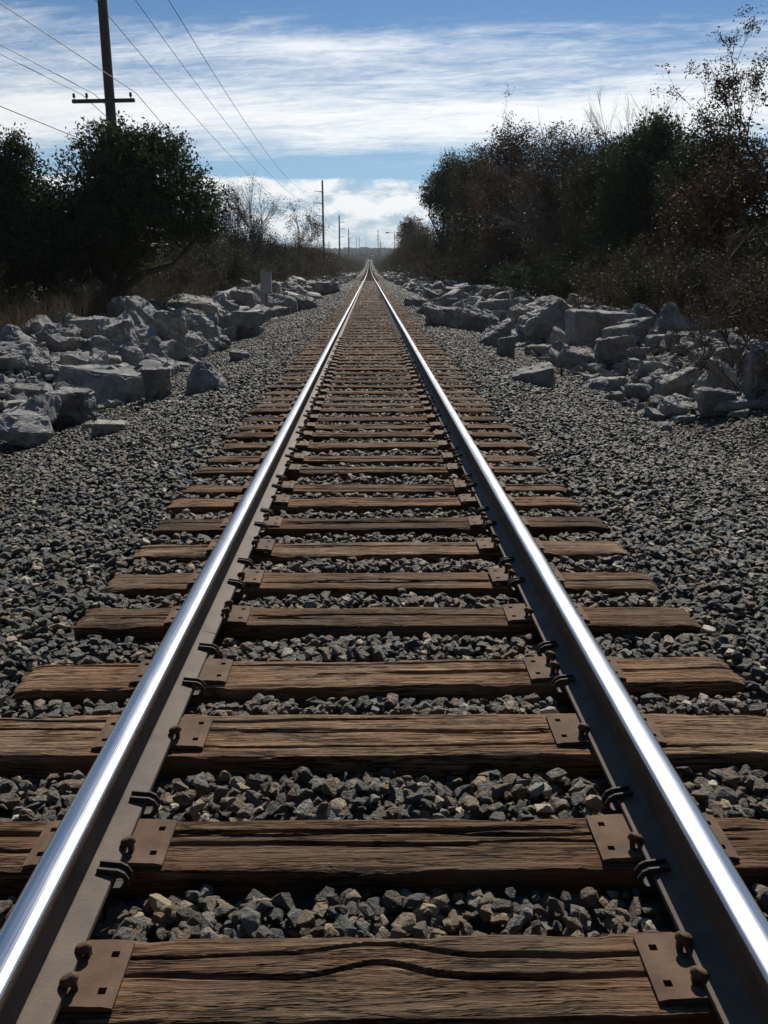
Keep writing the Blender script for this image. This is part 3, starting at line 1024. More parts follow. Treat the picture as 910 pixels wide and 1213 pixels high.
# ------------------------------------------------------------------ riprap boulders
def boulder_mesh(style, w, d, h, seed, detail=2):
    rg = np.random.default_rng(seed)
    j = lambda a=.1: rg.uniform(-a, a)
    B = [(-.44, -.40, 0), (.44, -.40, 0), (.44, .44, 0), (-.44, .44, 0)]      # undercut foot
    if style == 'block':
        P = [(x * .92 + j(), y * .92 + j(), j(.05)) for x, y, z in B] + [(x * 1.04 + j(.08), y * 1.14 + j(.08), .92 + j(.1)) for x, y, z in B]
        P += [(.5, j(.2), .5 + j(.2)), (j(.2), -.52, .45 + j(.2)), (-.5, j(.2), .55)]
    elif style == 'slab':
        P = [(x + j(.13), y + j(.13), j(.05)) for x, y, z in B] + [(x * .98 + j(.14), y * 1.08 + j(.14), .78 + j(.22)) for x, y, z in B]
        P += [(.5, j(.3), .4), (-.5, j(.3), .45)]
    elif style in ('slabl', 'slabr'):
        s = 1 if style == 'slabl' else -1
        P = [(x + j(.1), y + j(.1), j(.04)) for x, y, z in B]
        P += [(-.42 * s + j(.06), -.36 + j(.1), .90 + j(.08)), (-.36 * s + j(.06), .42, 1.0), (.46 * s, -.42 + j(.1), .36 + j(.08)), (.5 * s, .40, .46 + j(.08))]
    elif style == 'wedge':
        P = [(x + j(.1), y + j(.1), j(.04)) for x, y, z in B]
        P += [(-.34 + j(), .10 + j(), .92 + j(.08)), (.30 + j(), .16 + j(), .88 + j(.14)), (-.47 + j(.05), -.45 + j(.06), .66 + j(.15)), (.46 + j(.05), -.44 + j(.08), .60 + j(.15)), (.40, .42, .5), (-.42, .4, .6)]
    elif style == 'pyr':
        P = [(x + j(.08), y + j(.08), j(.04)) for x, y, z in B]
        P += [(-.10 + j(.08), .02 + j(.1), 1.0), (.10 + j(.05), .10, .93), (-.40 + j(.06), -.40, .40 + j(.1)), (.44, .3, .35), (.42, -.42, .35 + j(.1))]
    elif style == 'ridge':
        P = [(x + j(.06), y + j(.06), j(.04)) for x, y, z in B]
        P += [(.16 + j(.05), -.38, 1.0), (.22, .2, .97), (-.46, -.42, .48 + j(.05)), (-.44, .36, .50), (.48, -.42, .56 + j(.1)), (.46, .36, .5)]
    else:
        q = rg.normal(size=(16, 3)); q /= np.linalg.norm(q, axis=1, keepdims=True)
        P = [(x * .52, y * .52, .42 + z * .55) for x, y, z in q]
    if style != 'round':
        for _ in range(5):      # odd corners knocked off
            a = rg.integers(0, len(P)); b = rg.integers(0, len(P))
            t = rg.uniform(.25, .75)
            c = np.array(P[a]) * t + np.array(P[b]) * (1 - t)
            e = (c - np.array([0, 0, .4])) * rg.uniform(1.0, 1.22) + np.array([0, 0, .4])
            P.append((np.clip(e[0], -.54, .54), np.clip(e[1], -.54, .54), np.clip(e[2], 0, 1)))
    bm = bmesh.new()
    for p in P: bm.verts.new((p[0] * w, p[1] * d, p[2] * h))
    r = bmesh.ops.convex_hull(bm, input=bm.verts)
    bmesh.ops.delete(bm, geom=[e for e in r['geom_interior'] if isinstance(e, bmesh.types.BMVert)], context='VERTS')
    m = min(w, d, h)
    bmesh.ops.dissolve_limit(bm, angle_limit=R(4), verts=bm.verts, edges=bm.edges)
    bmesh.ops.bevel(bm, geom=list(bm.edges), offset=m * (.08 if style == 'round' else .028), segments=2 if detail > 1 else 1, affect='EDGES', clamp_overlap=True)
    bmesh.ops.triangulate(bm, faces=bm.faces)
    lim = (.075 if detail > 1 else .4) * max(w, d)
    for _ in range(4 if detail > 1 else 1):
        long = [e for e in bm.edges if e.calc_length() > lim]
        if not long: break
        bmesh.ops.subdivide_edges(bm, edges=long, cuts=1)
        bmesh.ops.triangulate(bm, faces=bm.faces)
    bm.normal_update()
    co = np.array([v.co for v in bm.verts]); no = np.array([v.normal for v in bm.verts])
    sc = 1.0 / max(w, d)
    a = fbm(co[:, 0] * sc * 4 + co[:, 2] * sc * 3, co[:, 1] * sc * 4 - co[:, 2] * sc * 2.2, seed, 4) - .5
    # ledges where the stone split along its layers
    lay = np.floor((co[:, 2] + .35 * co[:, 0] + .1 * a) / (.14 * h + .02))
    b = vnoise(lay * 3.7, np.floor(co[:, 0] * sc * 3), seed + 5) - .5
    c = fbm(co[:, 0] * sc * 15 + 7, co[:, 1] * sc * 15 + co[:, 2] * sc * 13, seed + 9, 3) - .5
    amp = m * (.20 if detail > 1 else .14)
    co = co + no * (a * amp * .85 + b * amp * .6 + c * amp * .42)[:, None]
    for v, p in zip(bm.verts, co): v.co = p
    me = bm_mesh('boulder', bm, True, 20)
    me.materials.append(M_ROCK)
    return me


ROCKS = [
    (-3.92, 9.59, -0.41, 0.81, 0.69, 0.41, 'round', 'large rounded pale-topped boulder at the front of the left pile, cut by the photo edge'),
    (-3.91, 11.11, -0.41, 0.6, 0.51, 0.44, 'block', 'dark blocky boulder with pale dimpled top behind the big rounded one at the left'),
    (-4.74, 12.09, -0.24, 0.49, 0.42, 0.28, 'wedge', 'dark flat-topped boulder behind and left of the blocky one near the left edge'),
    (-3.83, 12.94, -0.41, 1.18, 0.95, 0.57, 'slab', 'biggest boulder of the left pile, long dark slab with a rough pale top'),
    (-5.6, 13.77, 0.01, 0.71, 0.6, 0.42, 'wedge', 'boulder with a dark front and pale sloping right side at the left photo edge'),
    (-5.94, 16.81, 0.08, 0.72, 0.61, 0.49, 'wedge', 'dark humped boulder at the top of the left pile against the dry grass'),
    (-5.91, 18.47, 0.07, 0.67, 0.57, 0.47, 'block', 'dark boulder leaning on the left side of the brightest tilted slab'),
    (-5.48, 18.64, -0.01, 0.85, 0.68, 0.57, 'slabr', 'brightest boulder of the left pile, flat white slab face tilted to the sun'),
    (-5.08, 16.21, -0.11, 0.62, 0.53, 0.44, 'round', 'squat dark boulder with a pale cap below the brightest tilted slab'),
    (-4.68, 16.65, -0.26, 0.61, 0.52, 0.39, 'round', 'grey boulder with a small white hump behind the biggest slab of the left pile'),
    (-6.5, 23.13, 0.22, 0.64, 0.54, 0.59, 'wedge', 'grey boulder standing behind the left end of the long tilted slab with sunlit edge'),
    (-5.68, 22.24, 0.03, 0.84, 0.68, 0.83, 'slabl', 'long slab tilted down to the right with sunlit edge, highest in the left pile'),
    (-5.77, 21.14, 0.04, 0.82, 0.7, 0.51, 'pyr', 'three-cornered grey boulder below the long tilted slab at the top of the left pile'),
    (-4.6, 20.15, -0.29, 0.71, 0.61, 0.85, 'block', 'dark upright square block at the right foot of the long tilted slab'),
    (-5.11, 19.68, -0.1, 0.71, 0.61, 0.41, 'wedge', 'dark boulder between the three-cornered one and the upright square block'),
    (-4.46, 18.0, -0.34, 0.54, 0.46, 0.5, 'pyr', 'narrow pointed boulder in the middle of the left pile below the square block'),
    (-3.87, 15.76, -0.41, 0.58, 0.49, 0.43, 'wedge', 'pale-topped rough boulder resting right of the biggest slab'),
    (-3.01, 12.22, -0.27, 0.38, 0.32, 0.41, 'block', 'dark block touching the right end of the biggest slab, at the gravel edge'),
    (-2.28, 11.81, -0.12, 0.59, 0.5, 0.42, 'pyr', 'lone pyramid-shaped boulder out on the gravel in front of the left pile'),
    (-5.62, 28.59, 0.02, 1.58, 1.35, 0.69, 'wedge', 'broad boulder with a pale top and dark hollow behind the square block'),
    (-4.47, 23.21, -0.34, 0.99, 0.84, 0.76, 'wedge', 'pale-topped cleft boulder right of the upright square block'),
    (-4.42, 21.37, -0.36, 0.73, 0.62, 0.5, 'wedge', 'low dark boulder at the foot of the square block'),
    (-5.41, 37.73, -0.02, 1.14, 0.91, 0.89, 'slab', 'ridged striped boulder left of the grey marker box'),
    (-3.95, 23.89, -0.41, 0.57, 0.46, 0.5, 'slab', 'flat layered pale boulder left of the round dark block near the gravel'),
    (-3.41, 24.41, -0.35, 0.75, 0.63, 0.74, 'block', 'dark many-sided block standing at the gravel edge in front of the marker box'),
    (-2.43, 16.36, -0.15, 0.39, 0.32, 0.22, 'slab', 'small dark flat rock alone on the gravel between the left pile and the track'),
    (-3.8, 38.51, -0.41, 1.21, 1.02, 0.95, 'wedge', 'dark boulder with a pale rim just right of the marker box'),
    (-3.77, 36.98, -0.41, 0.81, 0.65, 0.47, 'slab', 'pale grey flat rock at the foot of the marker box post'),
    (-2.87, 9.32, -0.24, 0.35, 0.28, 0.14, 'slab', 'low flat grey rock lying on the gravel right of the left front boulders'),
    (-3.26, 9.91, -0.32, 0.21, 0.18, 0.14, 'round', 'small dark round rock beside the low flat grey rock on the left gravel'),
    (-4.59, 11.21, -0.29, 0.41, 0.33, 0.18, 'slab', 'flat pale slab wedged behind the big rounded boulder at the left edge'),
    (-4.83, 13.48, -0.2, 0.39, 0.33, 0.33, 'wedge', 'striped wedge-shaped rock between the flat-topped boulder and the biggest slab'),
    (-4.43, 13.33, -0.35, 0.36, 0.29, 0.27, 'slab', 'small pale flake leaning on the front of the biggest slab'),
    (-5.6, 16.06, 0.01, 0.52, 0.42, 0.32, 'slab', 'broken pale slab under the dark humped boulder of the left pile'),
    (-5.17, 15.12, -0.07, 0.46, 0.37, 0.24, 'slab', 'thin white flake in the rubble left of the biggest slab'),
    (-5.13, 13.53, -0.09, 0.42, 0.35, 0.32, 'wedge', 'grey rubble rock right of the boulder at the left photo edge'),
    (-4.83, 15.81, -0.21, 0.55, 0.44, 0.22, 'slab', 'pale-topped rock lying on the back of the biggest slab'),
    (-6.16, 32.73, 0.12, 0.74, 0.63, 0.47, 'round', 'dark rough rock sitting on the broad pale-topped boulder'),
    (-2.8, 39.06, -0.22, 0.96, 0.82, 0.71, 'wedge', 'dark boulder two rocks right of the marker box'),
    (-5.01, 55.52, -0.13, 0.95, 0.81, 0.71, 'wedge', 'small dark rock behind the boulder right of the marker box'),
    (-4.71, 73.05, -0.25, 1.11, 0.89, 0.8, 'slab', 'bright small rock at the gravel edge well beyond the marker box'),
    (-2.97, 64.05, -0.26, 1.57, 1.34, 0.93, 'block', 'dark rock at the far bend of the left pile edge beyond the marker box'),
    (4.69, 23.28, -0.26, 1.37, 1.17, 1.02, 'ridge', 'largest boulder of the right pile, dark block with a ridge sloping down left'),
    (5.08, 19.39, -0.11, 1.2, 1.02, 0.7, 'block', 'dark boulder with a tan sunlit top right of the largest right-hand boulder'),
    (6.24, 18.18, 0.13, 0.77, 0.65, 0.74, 'pyr', 'tall dark pyramid boulder highest in the right pile'),
    (6.22, 19.92, 0.13, 0.59, 0.5, 0.63, 'wedge', 'grey boulder leaning on the left side of the tall dark pyramid'),
    (6.21, 23.2, 0.12, 0.75, 0.64, 0.53, 'wedge', 'dark leaning slab at the back of the right pile between two pale rocks'),
    (6.5, 26.64, 0.26, 0.51, 0.43, 0.44, 'wedge', 'small pointed rock with a white tip behind the largest right-hand boulder'),
    (6.39, 21.76, 0.16, 0.36, 0.3, 0.38, 'block', 'small bright block left of the boulder leaning on the tall pyramid'),
    (4.75, 16.82, -0.23, 0.7, 0.56, 0.53, 'slab', 'dark oval-fronted slab below the boulder with the tan top'),
    (4.17, 17.26, -0.4, 0.73, 0.62, 0.44, 'wedge', 'rough dark boulder with a jagged pale top at the middle of the right pile front'),
    (4.55, 20.58, -0.31, 0.58, 0.46, 0.51, 'slabl', 'grey slab sloping up to the right below the largest right-hand boulder'),
    (3.77, 19.63, -0.41, 0.57, 0.46, 0.32, 'slab', 'flat dark rock left of the sloping grey slab in the right pile'),
    (3.98, 23.27, -0.41, 0.72, 0.57, 0.34, 'slab', 'pale flat rock at the left foot of the largest right-hand boulder'),
    (2.88, 19.9, -0.24, 0.69, 0.55, 0.62, 'slabr', 'dark slab leaning left behind a small cube rock at the right gravel edge'),
    (2.73, 17.53, -0.21, 0.32, 0.27, 0.41, 'block', 'small dark cube-shaped rock at the right gravel edge'),
    (2.32, 12.6, -0.13, 0.75, 0.6, 0.31, 'slabr', 'long flat slab alone on the gravel in front of the right pile'),
    (4.58, 12.66, -0.3, 0.71, 0.61, 0.43, 'ridge', 'boulder with a broad pale left slope at the front of the right pile'),
    (4.81, 11.92, -0.21, 0.56, 0.47, 0.53, 'pyr', 'dark triangular boulder at the right front of the right pile'),
    (4.08, 11.4, -0.4, 0.55, 0.47, 0.31, 'round', 'dark low boulder in front of the one with the broad pale slope'),
    (4.08, 13.08, -0.4, 0.54, 0.46, 0.28, 'round', 'dark humped rock at the gravel edge left of the broad pale slope'),
    (4.5, 11.16, -0.33, 0.42, 0.35, 0.31, 'block', 'dark blocky rock below the dark triangular boulder'),
    (3.42, 9.94, -0.36, 0.24, 0.2, 0.17, 'round', 'small round dark rock nearest the viewer on the right gravel'),
    (4.81, 14.14, -0.21, 0.43, 0.36, 0.33, 'wedge', 'pale-topped rock above the boulder with the broad pale slope'),
    (5.49, 14.07, -0.01, 0.52, 0.44, 0.28, 'wedge', 'dark rock with pale rim behind the dark triangular boulder'),
    (5.55, 15.32, 0.0, 0.45, 0.38, 0.28, 'round', 'dark squat rock below the tall pyramid of the right pile'),
    (5.63, 16.83, 0.02, 0.52, 0.42, 0.28, 'slab', 'pale flat rock at the foot of the tall pyramid'),
    (2.11, 25.22, -0.08, 0.91, 0.78, 0.55, 'block', 'dark boulder at the gravel edge in the farther right pile'),
    (3.26, 25.97, -0.32, 1.14, 0.97, 0.85, 'wedge', 'large dark boulder with pale scarred top at the left end of the near right pile'),
    (6.27, 37.04, 0.14, 1.19, 1.02, 0.67, 'round', 'dark humped boulder at the back of the right pile left of the largest one'),
    (6.28, 44.88, 0.14, 1.36, 1.09, 0.49, 'slab', 'pale flat rock high at the back of the right pile below the brown tree'),
    (4.75, 32.44, -0.23, 1.42, 1.13, 0.7, 'slab', 'bright rough slab in the middle of the right pile'),
    (5.04, 28.72, -0.12, 0.93, 0.79, 0.55, 'wedge', 'grey rock tucked left of the largest right-hand boulder'),
    (4.56, 14.42, -0.3, 0.34, 0.29, 0.32, 'pyr', 'light upright sliver rock in the middle of the right pile front'),
    (4.49, 13.59, -0.33, 0.37, 0.3, 0.3, 'slabr', 'small leaning pale slab left of the broad pale slope'),
    (6.19, 14.52, 0.12, 0.37, 0.31, 0.25, 'wedge', 'brownish rock at the far right under the brush'),
    (5.12, 11.22, -0.09, 0.48, 0.41, 0.78, 'wedge', 'dark boulder in the shade at the right photo edge'),
    (4.07, 11.05, -0.41, 0.28, 0.23, 0.1, 'slab', 'thin flat rock lying by the low dark boulder on the right'),
    (4.74, 11.03, -0.24, 0.54, 0.43, 0.15, 'slab', 'flat pale broken slab in the shade near the right photo edge'),
    (4.9, 19.07, -0.17, 0.59, 0.5, 0.27, 'wedge', 'grey rubble rock between the tan-topped boulder and the jagged one'),
    (1.99, 38.48, -0.06, 0.95, 0.81, 0.49, 'wedge', 'mid-grey rock at the front of the farther right pile'),
    (2.05, 31.48, -0.07, 0.78, 0.66, 0.46, 'round', 'dark round rock at the front of the farther right pile'),
]
placed = []
for i, (x, y, z, w, d, h, st, lab) in enumerate(ROCKS):
    me = boulder_mesh(st, w * 1.06, d * 1.1, h * 1.12, 3000 + i * 7, 2)
    o = link('boulder', me, None, None, (x, y, z - .08 * h))
    o.rotation_euler = (0, 0, R(random.uniform(-9, 9)))
    tag(o, lab, 'boulder')
    placed.append((x, y, max(w, d) * .5))
STY = ['block', 'slab', 'wedge', 'round', 'slab', 'wedge', 'pyr', 'slabl', 'slabr']
FILL = [boulder_mesh(STY[i % 9], 1, random.uniform(.7, 1), random.uniform(.45, .75), 5000 + i * 3, 2) for i in range(18)]
FILL_LOW = [boulder_mesh(STY[i % 9], 1, random.uniform(.7, 1), random.uniform(.45, .75), 6000 + i * 3, 1) for i in range(14)]
rr = random.Random(99)
cand = []
for y0, y1, n in ((7.5, 20, 230), (20, 45, 350), (45, 110, 560), (110, 330, 900)):
    for _ in range(n):
        for side in (-1, 1):
            y = rr.uniform(y0, y1)
            a = 3.75 + 3.7 * rr.random() ** .85
            a += 0.5 * math.sin(y * .31 + side) * .6
            s = rr.choice((.16, .2, .25, .3, .38, .5, .62, .75, .9)) * rr.uniform(.85, 1.15)
            if y0 > 40: s = max(s, .32) * 1.25
            x = side * a
            if any((x - px_) ** 2 + (y - py_) ** 2 < (pr * .96 + s * .40) ** 2 for px_, py_, pr in placed): continue
            if y < 10.4 and (s > .22 or a < 4.4): continue
            if side > 0 and y < 13 and (s > .35 or a > 6.2): continue
            placed.append((x, y, s * .42))
            cand.append((x, y, s, side))
cand.sort(key=lambda c: c[1] - 14 * c[2])
nind = 300 - len(ROCKS)
used = set()
for x, y, s, side in cand[:nind]:
    me = FILL[rr.randrange(18)]
    z = float(ground_z(x, y))
    o = link('boulder', me, None, None, (x, y, z - .10 * s + (.12 * rr.random() if s > .3 else 0)))
    o.rotation_euler = (rr.uniform(-.35, .35), rr.uniform(-.35, .35), rr.uniform(0, 6.28))
    o.scale = (s, s, s * rr.uniform(.8, 1.15))
    grp = 'riprap rocks of the %s pile' % ('left' if side < 0 else 'right')
    lab = None
    if y < 40:
        # name the rock by the boulder it lies against
        q = min(ROCKS, key=lambda b: (b[0] - x) ** 2 + (b[1] - y) ** 2)
        if (q[0] - x) ** 2 + (q[1] - y) ** 2 < 2.2 ** 2:
            short = re.split(r' (?:at|in|on|beside|right|left|behind|below|between|leaning|leans|resting|lying|standing|touching|tucked|out|wedged|above|nearest|just|sitting|sloping|alone)\b|,', q[7])[0]
            if short.startswith(('biggest', 'largest', 'brightest', 'long', 'lone', 'tall', 'ridged', 'narrow', 'broad')):
                short = short + (' of the %s pile' % ('left' if side < 0 else 'right') if 'pile' not in short else '')
            rel = ('behind' if y > q[1] else 'in front of') if abs(y - q[1]) > abs(x - q[0]) else ('left of' if x < q[0] else 'right of')
            szw = 'small' if s < .28 else 'middling' if s < .5 else 'large'
            cnd = '%s grey riprap rock %s the %s' % (szw, rel, short)
            if cnd not in used and len(cnd.split()) <= 16:
                used.add(cnd); lab = cnd
    tag(o, lab or 'grey broken riprap rock packed into the %s pile between its bigger boulders' % ('left' if side < 0 else 'right'), 'boulder', grp)
V_, F_, nb = [], [], 0
for x, y, s, side in cand[nind:]:
    me = FILL_LOW[rr.randrange(14)]
    co = np.empty(len(me.vertices) * 3, np.float32); me.vertices.foreach_get('co', co); co = co.reshape(-1, 3)
    tri = np.array([p.vertices[:] for p in me.polygons if len(p.vertices) == 3])
    m = np.array(Euler((rr.uniform(-.35, .35), rr.uniform(-.35, .35), rr.uniform(0, 6.28))).to_matrix()) * s
    V_.append(co @ m.T + np.array([x, y, float(ground_z(x, y)) + .02 * s])); F_.append(tri + nb); nb += len(co)
far_rocks = link('distant_riprap', np_mesh('distant_riprap', np.concatenate(V_), np.concatenate(F_)), M_ROCK)
tag(far_rocks, 'grey riprap rocks of both piles running on into the distance', 'rocks', kind='stuff')

# small broken rubble filling the piles
n = 11000
y = 10.9 + 60 * RNG.random(n) ** 1.4
x = RNG.choice([-1, 1], n) * (3.55 + 4.2 * RNG.random(n))
s = .05 + .17 * RNG.random(n) ** 2.2
RP = np.stack([x, y, np.maximum(ground_z(x, y), np.where(np.abs(x) < 4, bed_z(x, y), -9)) + s * .08, s], 1)
rub = instance_points('rubble', RP, np.stack([RNG.normal(0, .4, n), RNG.normal(0, .4, n), RNG.uniform(0, 6.28, n)], 1), RNG.integers(0, 14, n), FILL_LOW, None)
tag(rub, 'small grey broken stone filling the gaps between the riprap boulders', 'rubble', kind='stuff')

# ------------------------------------------------------------------ vegetation
def leaf_quads(cent, size, rg, aspect=.5, up=0.0):
    n = len(cent)
    u = rg.normal(size=(n, 3)); u /= np.linalg.norm(u, axis=1, keepdims=True)
    v = rg.normal(size=(n, 3)); v -= (v * u).sum(1, keepdims=True) * u
    v /= np.linalg.norm(v, axis=1, keepdims=True)
    s = size * rg.uniform(.6, 1.35, (n, 1))
    a = u * s; b = v * s * aspect
    V = np.stack([cent - a, cent + b * .9 - a * .1, cent + a, cent - b * .9 - a * .1], 1).reshape(-1, 3)
    F = np.arange(n * 4).reshape(-1, 4)
    return V, F


def blob_points(blobs, n, rg, clump=.16, per=14):
    """leaf positions gathered into clumps that fill lumpy ellipsoids, denser towards the outside"""
    vol = np.array([b[3] * b[4] * b[5] for b in blobs]) ** .75
    pr = vol / vol.sum()
    nc = n // per
    which = rg.choice(len(blobs), nc, p=pr)
    B = np.array(blobs)[which]
    q = rg.normal(size=(nc, 3)); q /= np.linalg.norm(q, axis=1, keepdims=True)
    rad = rg.random(nc) ** .42
    lump = .78 + .5 * vnoise(q[:, 0] * 2.6 + which * 3.1, q[:, 1] * 2.6 + q[:, 2] * 2.2, 17)
    c = B[:, :3] + q * B[:, 3:6] * (rad * lump)[:, None]
    k = np.repeat(np.arange(nc), per)
    sp = clump * rg.uniform(.5, 1.5, nc)
    return c[k] + np.clip(rg.normal(size=(len(k), 3)), -1.5, 1.5) * sp[k][:, None] * np.array([1, 1, .75]), c


def limb_segs(p0, p1, r0, r1, rg, n=4, wob=.12):
    p0 = np.array(p0, float); p1 = np.array(p1, float)
    L = np.linalg.norm(p1 - p0)
    pts = [p0 + (p1 - p0) * t + (rg.normal(size=3) * wob * L * .5 if 0 < t < 1 else 0) for t in np.linspace(0, 1, n + 1)]
    rs = np.linspace(r0, r1, n + 1)
    return [(*pts[i], *pts[i + 1], rs[i], rs[i + 1]) for i in range(n)]


def twig_tree(base, h, r, rg, levels=4, spread=.55, kids=(3, 5), droop=0.0, lean=(0, 0), first=.35):
    """recursive bare branching; returns tube rows and the twig tips"""
    segs, tips = [], []

    def grow(p, d, L, r, lev):
        n = 3
        pts = [np.array(p)]
        for i in range(n):
            d = d + rg.normal(size=3) * .13 + np.array([0, 0, .04 - droop])
            d = d / np.linalg.norm(d)
            pts.append(pts[-1] + d * L / n)
        rs = np.linspace(r, r * .45, n + 1)
        for i in range(n):
            segs.append((*pts[i], *pts[i + 1], rs[i], rs[i + 1]))
        if lev == 0:
            tips.append(pts[-1]); return
        for k in range(rg.integers(kids[0], kids[1] + 1)):
            t = rg.uniform(first if lev == levels else .25, 1.0) * n
            i = min(int(t), n - 1)
            q = pts[i] + (pts[i + 1] - pts[i]) * (t - i)
            side = rg.normal(size=3)
            nd = d + side / np.linalg.norm(side) * spread * rg.uniform(.7, 1.6)
            nd /= np.linalg.norm(nd)
            grow(q, nd, L * rg.uniform(.45, .72), max(r * .45, .005), lev - 1)
        tips.append(pts[-1])
    d0 = np.array([lean[0], lean[1], 1.0])
    grow(np.array(base, float), d0 / np.linalg.norm(d0), h * .62, r, levels)
    return segs, np.array(tips)


def leafy_tree(label, x, y, blobs, n, leaf, leafmat, seed, trunk_r=.2, clump=.16, stems=1, name='leafy_tree', cat='tree', aspect=.5, barkmat=None, per=14, twigs=0):
    """blobs are given in world metres around the trunk base (dx, dy, z, rx, ry, rz)"""
    rg = np.random.default_rng(seed)
    z0 = float(ground_z(x, y)) - .05
    t = empty(name, (x, y, z0))
    tag(t, label, cat)
    pts, cl = blob_points(blobs, n, rg, clump, per)
    V, F = leaf_quads(pts, leaf, rg, aspect)
    link('crown', np_mesh('crown', V, F), leafmat, t)
    segs = []
    fork = min(b[2] for b in blobs) * .55
    for s in range(stems):
        bx_, by_ = (rg.normal(size=2) * .35 * (stems > 1))
        top = np.array([bx_ * 2 + rg.normal() * .1, by_ * 2, fork])
        segs += limb_segs((bx_, by_, -.1), top, trunk_r * 1.25, trunk_r * .85, rg, 3, .06)
        for b in blobs[s::stems]:
            segs += limb_segs(top, b[:3], trunk_r * .6, trunk_r * .2, rg, 4, .13)
    for b in blobs:
        near = cl[np.linalg.norm((cl - np.array(b[:3])) / np.array(b[3:6]), axis=1) < 1.25]
        for q in near[rg.permutation(len(near))[:26]]:
            segs += limb_segs(b[:3], q, trunk_r * .16, .006, rg, 3, .12)
    for k in range(twigs):
        b = blobs[rg.integers(len(blobs))]
        q = rg.normal(size=3); q[2] = abs(q[2]) * 1.2; q /= np.linalg.norm(q)
        e = np.array(b[:3]) + q * np.array(b[3:6]) * rg.uniform(1.0, 1.3)
        segs += limb_segs(b[:3], e, .016, .004, rg, 4, .05)
    V, F = tubes(segs, 5)
    link('trunk', np_mesh('trunk', V, F, True), barkmat or M_BARK, t)
    return t


def bare_tree(label, x, y, h, seed, levels=4, leaves=0, leaf=.05, leafmat=None, r=.12, spread=.55, kids=(3, 5), stems=1, cluster=8, cl=.12, name='bare_tree', cat='tree', lean=(0, 0), bark=None, first=.35):
    rg = np.random.default_rng(seed)
    z0 = float(ground_z(x, y)) - .05
    t = empty(name, (x, y, z0))
    tag(t, label, cat)
    S, Tp = [], []
    for s in range(stems):
        o = rg.normal(size=2) * .3 * (stems > 1)
        ln = (lean[0] + o[0] * .6, lean[1] + o[1] * .6)
        a, b = twig_tree((o[0], o[1], 0), h * rg.uniform(.82, 1), r, rg, levels, spread, kids, lean=ln, first=first)
        S += a; Tp.append(b)
    V, F = tubes(S, 4)
    link('trunk', np_mesh('trunk', V, F, True), bark or M_TWIG, t)
    if leaves:
        tips = np.concatenate(Tp)
        k = rg.integers(0, len(tips), leaves // cluster)
        c = np.repeat(tips[k], cluster, 0)
        V, F = leaf_quads(c + rg.normal(size=c.shape) * cl, leaf, rg, .55)
        link('crown', np_mesh('crown', V, F), leafmat, t)
    return t


# live oaks at the left
leafy_tree('broad dark live oak in front of the tall near pole, crown leaning right', -8.6, 28.5,
           [(1.7, -.2, 4.3, 1.8, 1.9, 1.35), (.55, .2, 4.75, 1.3, 1.9, 1.25), (3.0, 0, 3.7, 1.15, 1.6, 1.0), (.9, -.6, 3.2, 2.0, 1.7, 1.15), (-.6, .3, 3.3, 1.3, 1.8, 1.3), (2.1, .2, 5.35, .95, 1.2, .72), (.95, 0, 5.55, .9, 1.1, .6),
            (3.4, .1, 3.05, .6, .9, .45), (.6, .4, 2.3, 1.2, 1.4, .7), (-.6, .5, 2.2, 1.0, 1.3, .8)],
           60000, .062, M_OAK, 1, .24, .15, 2, 'live_oak', per=16)
leafy_tree('dense dark live oak at the left edge of the photo with a pointed top', -11.95, 27.5,
           [(.5, 0, 4.0, 1.6, 1.7, 1.5), (1.35, 0, 5.0, .75, 1.0, 1.0), (-.9, .3, 4.2, 1.6, 1.8, 1.5), (.9, -.3, 2.9, 1.7, 1.6, 1.2), (1.45, .1, 5.55, .32, .5, .55), (-.8, 0, 2.5, 1.9, 1.7, 1.2), (1.3, .3, 3.8, 1.2, 1.3, 1.2), (-.2, 0, 5.2, .9, 1.1, .6), (1.0, .4, 1.9, 1.3, 1.2, .8), (2.0, 0, 3.5, .95, 1.2, 1.15), (2.1, .3, 2.3, 1.1, 1.2, .9)],
           58000, .062, M_OAK, 2, .24, .15, 2, 'live_oak', per=16, twigs=30)
# right-hand trees, near to far
bare_tree('tall thin tree with brown leaf clusters on bare branches at the right photo edge', 10.35, 22, 7.6, 31, 4, 6000, .036, M_RUSTLEAF, .08, .30, (3, 4), 1, 12, .09, 'sparse_tree', lean=(.0, 0), bark=M_BARK)
leafy_tree('rust-tinged leafy tree below the tall sparse one at the right edge', 10.2, 24.5,
           [(0, 0, 4.3, 1.5, 1.5, 1.0), (-1.0, 0, 3.4, 1.3, 1.4, 1.1), (.9, 0, 3.3, 1.4, 1.4, 1.2), (-.2, -.2, 2.3, 1.9, 1.5, 1.2)], 15000, .06, M_RUSTLEAF, 32, .11, .2, 2, per=9, twigs=60)
leafy_tree('green-topped tree between the broad dark evergreen and the sparse brown tree at the right', 11.6, 31,
           [(0, 0, 6.05, 1.1, 1.3, 1.16), (-.6, 0, 4.93, 1.2, 1.4, 1.27), (.8, 0, 5.15, 1.3, 1.4, 1.38), (0, 0, 3.58, 1.8, 1.6, 1.38)], 19000, .065, M_EVER, 33, .14, .18, 1, per=12, twigs=20)
leafy_tree('broad dark evergreen tree, tallest dense crown of the right thicket', 11.2, 36.5,
           [(.1, 0, 6.9, 1.15, 1.4, 1.0), (-.9, 0, 5.8, 1.3, 1.6, 1.3), (.9, 0, 5.9, 1.2, 1.6, 1.4), (0, -.3, 4.6, 2.0, 1.7, 1.5), (-.7, 0, 3.2, 2.0, 1.7, 1.5), (.9, 0, 3.2, 1.8, 1.6, 1.5), (.2, 0, 7.5, .7, .8, .5)], 42000, .07, M_EVER, 34, .17, .19, 1, 'evergreen_tree', per=14)
